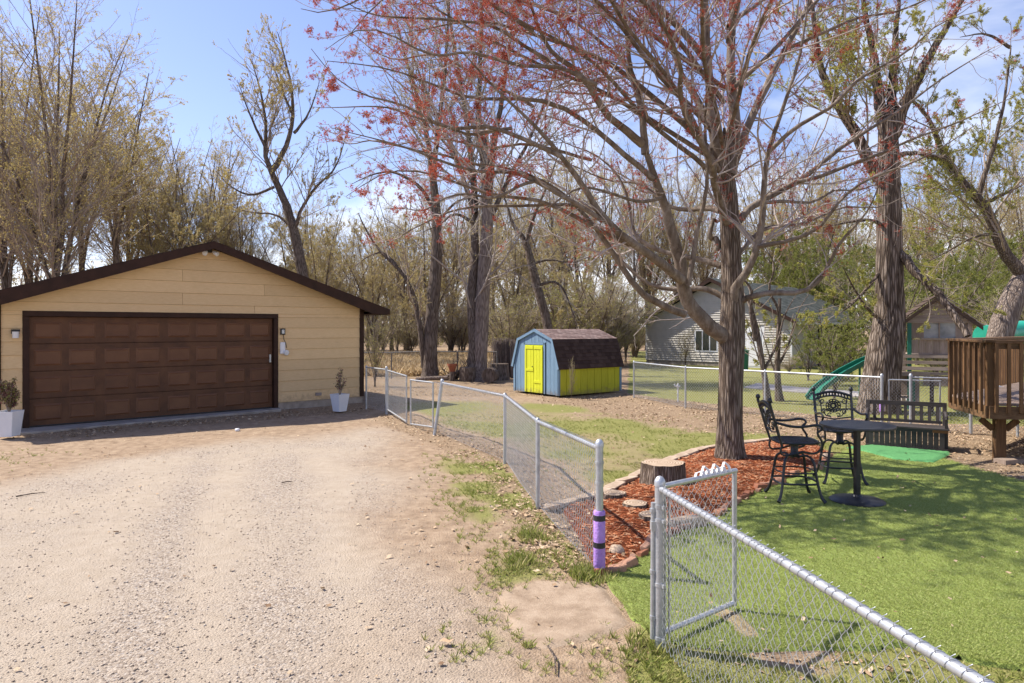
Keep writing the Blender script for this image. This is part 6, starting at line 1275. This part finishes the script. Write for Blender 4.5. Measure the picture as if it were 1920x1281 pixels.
def bar_chair(loc, rz, label):
    t = thing('bar_chair', label, 'chair', loc, rz, 'wrought metal bar chairs')
    for sx in (-1, 1):
        for sy in (-1, 1):
            m_ = resample([(sx * .03, sy * .03, .50), (sx * .10, sy * .10, .545), (sx * .165, sy * .165, .50), (sx * .185, sy * .185, .36), (sx * .205, sy * .205, .2), (sx * .235, sy * .235, .06), (sx * .27, sy * .27, .012)], 18)
            b = MB(); b.tube([Vector(p) for p in m_], [.014] * 5 + [.017] * 11 + [.02, .024], 8); b.build('leg', BLACKP, t, smooth=True)
    c = .215; ring = [(math.copysign(abs(math.cos(a)) ** .55, math.cos(a)) * c * 1.12, math.copysign(abs(math.sin(a)) ** .55, math.sin(a)) * c * 1.12, .215) for a in np.linspace(0, 2 * math.pi, 37)[:-1]]
    MB().tube(ring, .013, 6, closed=True).build('foot_ring', BLACKP, t, smooth=True); MB().tube([(x * .9, y * .9, .34) for x, y, z in ring], .009, 6, closed=True).build('brace_ring', BLACKP, t, smooth=True)
    b = MB(); b.lathe([(.05, .50), (.06, .53), (.045, .55), (.045, .64), (.11, .655), (.11, .67)], (0, 0, 0), 16); b.build('swivel_column', BLACKP, t, smooth=True)
    s = [(math.copysign(abs(math.cos(a)) ** .6, math.cos(a)) * .245, math.copysign(abs(math.sin(a)) ** .6, math.sin(a)) * .245, .70) for a in np.linspace(0, 2 * math.pi, 41)[:-1]]
    st_ = MB().tube(s, .017, 8, closed=True).build('seat', BLACKP, t, smooth=True)
    b = MB(); lattice(b, .24, .24, .694, .042, .012, .008, lambda x, y: (np.abs(x) < .235) & (np.abs(y) < .235) & (np.abs(x) ** 3.3 + np.abs(y) ** 3.3 < .24 ** 3.3)); b.build('seat_lattice', GREYP, st_)
    bx_ = lambda z: -.235 - (z - .70) * .24
    for sy in (-1, 1):
        m_ = resample([(bx_(.70) + .02, sy * .225, .66), (bx_(.8), sy * .235, .8), (bx_(1.0) - .01, sy * .24, 1.0), (bx_(1.16) - .02, sy * .245, 1.165)], 12); pb = MB().tube([Vector(p) for p in m_], [.015] * 3 + [.018] * 9, 8).build('back_post', BLACKP, t, smooth=True)
        MB().lathe([(.012, -.03), (.022, -.022), (.014, -.012), (.028, .01), (.03, .025), (.022, .045), (.004, .056)], (bx_(1.16) - .02, sy * .245, 1.185), 12).build('finial', BLACKP, pb, smooth=True)
        m_ = resample([(bx_(.94), sy * .25, .945), (-.12, sy * .28, .90), (.03, sy * .29, .905), (.16, sy * .285, .93), (.225, sy * .275, .91), (.235, sy * .27, .875), (.20, sy * .268, .855), (.17, sy * .266, .83), (.20, sy * .262, .78), (.235, sy * .255, .73), (.235, sy * .245, .66), (.20, sy * .235, .60), (.14, sy * .22, .575), (.02, sy * .215, .60)], 40)
        MB().tube([Vector(p) for p in m_], [.016] * 18 + [.014] * 22, 8).build('armrest', BLACKP, t, smooth=True)
        m_ = resample([(bx_(.70) + .02, sy * .225, .68), (-.24, sy * .225, .60), (-.21, sy * .222, .55), (-.12, sy * .215, .56), (.02, sy * .215, .60)], 14); MB().tube([Vector(p) for p in m_], .013, 6).build('side_brace', BLACKP, t, smooth=True)
    back = MB(); A = []
    for j in range(13): y = -.235 + .47 * j / 12; zz = 1.12 + .05 * math.cos(y / .235 * math.pi / 2); A.append((bx_(zz) - .015, y, zz))
    back.tube(A, .017, 8); bk = back.build('backrest', BLACKP, t, smooth=True)
    sc = MB(); sc.tube([(bx_(z - .055) - .01, y, z - .055) for x, y, z in A], .011, 6)
    for j in range(1, 12): x, y, z = A[j]; sc.tube([(x, y - .012, z - .01), (x + .01, y + .012, z - .05)], .007, 5); sc.tube([(x, y + .012, z - .01), (x + .01, y - .012, z - .05)], .007, 5)
    cz = .98; X_ = bx_(cz) - .01
    for r_ in (.035, .062, .09): sc.tube([(X_, r_ * math.cos(a) * 1.05, cz + r_ * math.sin(a)) for a in np.linspace(0, 2 * math.pi, 21)[:-1]], .008, 5, closed=True)
    for a in np.linspace(0, 2 * math.pi, 13)[:-1]: sc.tube([(X_, .02 * math.cos(a), cz + .02 * math.sin(a)), (X_ - .004, .06 * math.cos(a + .25), cz + .06 * math.sin(a + .25)), (X_, .092 * math.cos(a), cz + .092 * math.sin(a))], .009, 5)
    for sy in (-1, 1):
        for (cy_, cz_, r0, r1, a0, a1) in ((.145, 1.045, .012, .045, 0, 7.5), (.13, .90, .01, .045, 2, 9.5), (.06, .855, .008, .03, 3, 9)):
            sc.tube([(bx_(p[2]) - .008, p[1] * sy, p[2]) for p in spiral((0, cy_, cz_), r0, r1, a0, a1, 22)], .007, 5)
        sc.tube([(bx_(.83), sy * .04, .83), (bx_(.86), sy * .10, .845), (bx_(.92), sy * .16, .93), (bx_(1.05), sy * .17, 1.06)], .008, 5)
    sc.tube([(bx_(.83), -.235, .835), (bx_(.83), 0, .80), (bx_(.83), .235, .835)], .010, 6)
    sc.build('scrollwork', BLACKP, bk, smooth=True, kind='stuff')
    return t
bar_chair((3.43, 8.42, .022), R(-4), 'black metal bar chair left of the round table, facing right')
bar_chair((4.42, 9.35, .022), R(-100), 'black metal bar chair behind the round table, its scrollwork back facing us')
tb = thing('bar_table', 'tall round black metal table with a lattice top on a single column', 'table', (4.12, 8.28, .022))
b = MB(); b.lathe([(.39, 0), (.415, .0), (.42, .012), (.415, .03), (.39, .03)], (0, 0, .885), 40); tp = b.build('table_top', GREYP, tb, smooth=True)
b = MB(); lattice(b, .40, .40, .897, .062, .013, .010, lambda x, y: np.hypot(x, y) < .40); b.build('lattice', GREYP, tp, kind='stuff'); MB().lathe([(.06, .88), (.085, .886), (.085, .912), (.03, .914)], (0, 0, 0), 20).build('hub', GREYP, tp)
b = MB(); b.box((0, 0, .46), (.062, .062, .86), .3); b.build('column', BLACKP, tb, bevel=.006)
b = MB(); b.lathe([(.30, 0), (.31, .008), (.29, .022), (.15, .042), (.06, .06), (.045, .08)], (0, 0, 0), 36); b.build('base', GREYP, tb, smooth=True)

# ================================================================ MULCH BED EDGING, STUMPS, LOG SLICES
k = NT('edging_brick'); r = k.rand(); c = k.ramp(r, [(0, (0.30, 0.115, 0.065)), (.35, (0.42, 0.19, 0.115)), (.65, (0.48, 0.28, 0.19)), (1, (0.36, 0.22, 0.16))]); c = k.mix(k.math('MULTIPLY', k.noise(22, 5, .7), .6), c, (0.22, 0.12, 0.08)); k.bump(k.noise(50, 5, .7), .6, .01); BRICK = k.fin(c, .95, 0, .1)
k = NT('edging_slab'); r = k.rand(); c = k.ramp(k.noise(9, 6, .65), [(.3, (0.32, 0.235, 0.165)), (.7, (0.52, 0.41, 0.31))]); k.bump(k.noise(40, 5, .7), .6, .012); SLAB = k.fin(c, .95, 0, .1)
def chunk(sx, sy, sz, seed):
    rr = random.Random(seed); b = MB(); b.box((0, 0, 0), (sx, sy, sz)); b.v = [(x + rr.uniform(-.12, .12) * sx, y + rr.uniform(-.14, .14) * sy, z + rr.uniform(-.12, .12) * sz) for x, y, z in b.v]; return b.mesh('chunk')
bricks = [chunk(.15, .075, .07, s_) for s_ in range(6)]
def along(pl, step):
    p = [Vector((*q, 0)) for q in pl]; s = 0; out = []
    for a, b_ in zip(p[:-1], p[1:]):
        L = (b_ - a).length; d_ = (b_ - a) / L
        while s < L: out.append((a + d_ * s, math.atan2(d_.y, d_.x))); s += step
        s -= L
    return out
rr = random.Random(9)
lower = GP([(1128, 1079), (1162, 1075), (1199, 1048), (1254, 1005), (1333, 973), (1403, 932), (1458, 904), (1533, 881), (1560, 856)])
for i, (p, a) in enumerate(along(lower, .165)):
    o = link('edging_brick', bricks[rr.randrange(6)], BRICK, None, (p.x + rr.uniform(-.02, .02), p.y + rr.uniform(-.03, .03), .035)); o.rotation_euler = (rr.uniform(-.2, .2), rr.uniform(-.15, .15), a + rr.uniform(-.5, .5)); s_ = rr.uniform(.6, 1.15); o.scale = (s_, s_, s_)
    m_ = o.modifiers.new('bevel', 'BEVEL'); m_.width = .012; m_.segments = 2
    tag(o, 'reddish edging brick between the mulch bed and the green turf', 'brick', 'bricks edging the mulch along the turf')
for (px, py, r_, s_, lb, fl_, mt) in [(1156, 1042, .075, 11, 'pale round stone on the brick edging beside the purple-sleeved post', .75, SLAB), (1224, 1026, .085, 12, 'tan boulder at the corner of the brick edging left of the gate post', .9, BRICK), (1548, 862, .07, 13, 'rounded tan stone in the mulch behind the left bar chair', .8, SLAB), (1462, 908, .075, 14, 'reddish round stone in the mulch under the left bar chair', .8, BRICK)]:
    p = G(px, py); tag(link('stone', rock(r_, s_, fl_), mt, None, (p[0], p[1], .05)), lb, 'stone')
p = G(1282, 990); o = link('stone', chunk(.42, .16, .11, 77), SLAB, None, (p[0], p[1], .06)); o.rotation_euler = (0, 0, .45); m_ = o.modifiers.new('bevel', 'BEVEL'); m_.width = .02; m_.segments = 2; tag(o, 'long pale stone block on the brick edging seen through the gate', 'stone')
upper = GP([(1050, 952), (1130, 929), (1200, 892), (1260, 865), (1320, 845), (1372, 837), (1450, 828), (1530, 834)])
slabs = [chunk(.40, .15, .06, s_) for s_ in range(20, 24)]
for i, (p, a) in enumerate(along(upper, .41)):
    o = link('edging_slab', slabs[i % 4], SLAB, None, (p.x, p.y, .035)); o.rotation_euler = (rr.uniform(-.08, .08), rr.uniform(-.05, .05), a + rr.uniform(-.1, .1)); m_ = o.modifiers.new('bevel', 'BEVEL'); m_.width = .012; m_.segments = 2
    tag(o, 'flat pale edging slab between the mulch bed and the lawn', 'slab', 'slabs edging the mulch along the lawn')
k = NT('cut_wood'); v = k.map((1, 1, .01)); w_ = k.n.new('ShaderNodeTexWave'); w_.wave_type = 'RINGS'; w_.rings_direction = 'Z'; w_.inputs['Scale'].default_value = 9; w_.inputs['Distortion'].default_value = 2.5; k.l.new(v, w_.inputs['Vector'])
c = k.ramp(k.math('ADD', k.math('MULTIPLY', w_.outputs['Fac'], .4), k.math('MULTIPLY', k.noise(12, 5), .6)), [(.25, (0.24, 0.165, 0.11)), (.5, (0.42, 0.315, 0.22)), (.8, (0.55, 0.43, 0.32))]); k.bump(w_.outputs['Fac'], .25, .01); CUT = k.fin(c, .9, 0, .15)
def stump(px, py, r, h, label, name='stump', mat=BARK_MAPLE, seed=1, z0=.03, group=None, p=None, cut=CUT):
    p = p or G(px, py); t = thing(name, label, name.replace('_', ' '), (p[0], p[1], 0), 0, group); V, q = trunk_mesh([(0, 0, z0 - .05), (0, 0, z0 + h * .35), (0, 0, z0 + h * .7), (0, 0, z0 + h)], [r * 1.03, r, r * .99, r * .98], (0, 0, 0), 12, 40, seed, .08, .12); link('bark', mesh_np('stump_bark', V, q, None, True), mat, t)
    top = np.array(V).reshape(12, 40, 3)[-1]; c_ = np.concatenate([top.mean(0)[None] + [[0, 0, .006]], top * [[.985, .985, 1]] + [[0, 0, .001]]]); link('cut_top', mesh_np('cut_top', c_, None, [(0, 1 + j, 1 + (j + 1) % 40) for j in range(40)], True), cut, t); return t
stump(1242, 913, .265, .29, 'large barked tree stump with a pale cut top in the mulch', seed=5)
for (px, py, r_, lb) in [(1152, 941, .135, 'brown log slice in the mulch nearest the purple-sleeved post'), (1192, 961, .135, 'pale grey log slice in the middle of three in the mulch'), (1222, 983, .13, 'greyish log slice partly hidden by the double gate post')]:
    stump(px, py, r_, .045, lb, 'log_slice', BARK_MAPLE, int(px), .065, 'log slices laid as steps in the mulch')
tag(link('shadow', None, None), 'x', 'x') if False else None
# rear yard clutter
stump(934, 711, .42, .62, 'tall dark stump standing left of the shed', mat=BARK_DARK, seed=8, z0=0, cut=BARK_DARK)
def log(pts, r, label, mat=BARK_PALE, name='log'):
    o_ = Vector((pts[0][0], pts[0][1], 0)); t = thing(name, label, 'log', o_); b = MB(); m_ = resample(pts, 12); b.tube([Vector(p) - o_ for p in m_], list(np.linspace(r[0], r[1], 12)), 10); b.build('stem', mat, t, smooth=True); return t
log([P3(838, 706, 27), P3(858, 698, 27.3), P3(882, 686, 27.6), P3(893, 682, 27.8)], (.07, .05), 'pale fallen branch leaning up against the forked tree')
log([P3(780, 712, 26.5), P3(810, 709, 26.5), P3(840, 708, 26.4)], (.09, .07), 'pale log lying on the ground in front of the straight dark trunk')
b = MB(); p = P3(917, 705, 26.3); t = thing('log', 'short round dark log lying end-on beside the forked tree', 'log', (p[0], p[1], 0)); b.cyl((0, -.35, .27), (.1, .35, .27), .28, 16); b.build('bark', BARK_DARK, t, smooth=True)
b = MB(); p = P3(877, 706, 27); t = thing('log', 'brown sawn log standing left of the flared tree foot', 'log', (p[0], p[1], 0)); b.lathe([(.34, -.03), (.33, .3), (.32, .52), (.3, .53)], (0, 0, 0), 16); b.build('bark', BARK_MAPLE, t, smooth=True)
t = thing('log', 'dark log lying by the fence below the pale branch', 'log', G(806, 708) + (0,)); b = MB(); b.cyl((-.3, 0, .22), (.35, .1, .22), .22, 14); b.build('bark', BARK_DARK, t, smooth=True)
TERRA = mottled('terracotta', (0.26, 0.085, 0.045), (0.36, 0.13, 0.07), 6, .85, 0, .1); p = P3(848, 700, 27.0)
t = thing('flower_pot', 'terracotta flower pot on a short dark stand by the rear fence', 'flower pot', (p[0], p[1], 0)); MB().lathe([(.10, .36), (.17, .58), (.19, .58), (.20, .66), (.17, .66), (.16, .6)], (0, 0, 0), 18).build('pot', TERRA, t, smooth=True); MB().lathe([(.13, -.02), (.11, .355)], (0, 0, 0), 12).build('stand', BARK_DARK, t)
rr2 = np.random.default_rng(6); tw = []
for i in range(26):
    x = rr2.uniform(835, 885); p = np.array(P3(x, 706, 27.6)); p[2] = 0; e = p + np.array([rr2.uniform(-.7, .7), rr2.uniform(-.4, .4), rr2.uniform(.3, 1.1)]); tw.append((np.linspace(p, e, 5) + rr2.normal(0, .05, (5, 3)), np.linspace(.025, .008, 5)))
V, q = poly_tubes(tw, 5); t = thing('branch_pile', 'pile of dead dark branches leaning at the rear fence by the flower pot', 'branches', P3(860, 706, 27.6)[:2] + (0,)); link('branches', mesh_np('branch_pile', V - np.array(t.location), q, None, True), BARK_DARK, t, kind='stuff')
st_ = []
for i in range(240):
    f = rr2.random(); a = np.array([.75 * -1 + 0.0 + f * 1.5 - .62 + .0, 28.6 + .25 * rr2.random(), 0]); a[0] = (925 + f * 42 - 960) / F * 28.6 + rr2.normal(0, .01); h_ = rr2.uniform(1.35, 1.65); st_.append((np.stack([a, a + [rr2.normal(0, .04), 0, h_ * .5], a + [rr2.normal(0, .07), 0, h_]]), np.array([.013, .012, .008])))
V, q = poly_tubes(st_, 4); t = thing('reed_screen', 'grey brushwood screen standing between the forked tree and the shed', 'screen', (-.4, 28.6, 0)); link('sticks', mesh_np('reeds', V - np.array(t.location), q, None, True), island_mat('stick', [(0.13, 0.10, 0.085), (0.22, 0.175, 0.15), (0.30, 0.25, 0.215)]), t, kind='stuff')
# stray twigs on the dirt in front
for (a, b_, lb) in [((1028, 1214), (1042, 1266), 'thin dead stick on the patchy grass below the sandy pad'), ((528, 906), (548, 905), 'short dark twig on the gravel drive towards the garage'), ((30, 932), (85, 925), 'long thin twig on the brown dirt at the left edge')]:
    p, q_ = G(*a), G(*b_); t = Vector((p[0], p[1], 0)); mm = Vector(((q_[0] - p[0]) * .5 + .02, (q_[1] - p[1]) * .5, .02)); o = MB().tube([(0, 0, .008), mm, (q_[0] - p[0], q_[1] - p[1], .01)], [.008, .007, .004], 6).build('stick', BARK_DARK, None, t); tag(o, lb, 'stick')
# dry oak leaf on the drive
p = G(836, 1208); tag(link('leaf', mesh_np('leaf', np.array(lv) * .09, None, lt), island_mat('tan_leaf', [(0.42, 0.27, 0.16), (0.5, 0.34, 0.21)]), None, (p[0], p[1], .015)), 'single large tan leaf on the edge of the gravel drive', 'leaf')

# ---------------------------------------------------------------- labels of grouped trees: place from left to right
ORD = ['first', 'second', 'third', 'fourth', 'fifth', 'sixth', 'seventh', 'eighth', 'ninth', 'tenth', 'eleventh', 'twelfth', 'thirteenth', 'fourteenth', 'fifteenth', 'sixteenth']
grp = {}
for o in COL.objects:
    if o.get('category') in ('tree', 'shrub') and o.get('group') and 'planters' not in o['group'] and 'undergrowth' not in o['group']: grp.setdefault(o['group'], []).append(o)
for g_, lst in grp.items():
    lst.sort(key=lambda o: o.location.x / o.location.y)
    for i, o in enumerate(lst): o['label'] = ('leftmost' if i == 0 else 'rightmost' if i == len(lst) - 1 else ORD[i] + ' from left') + ' of the ' + g_
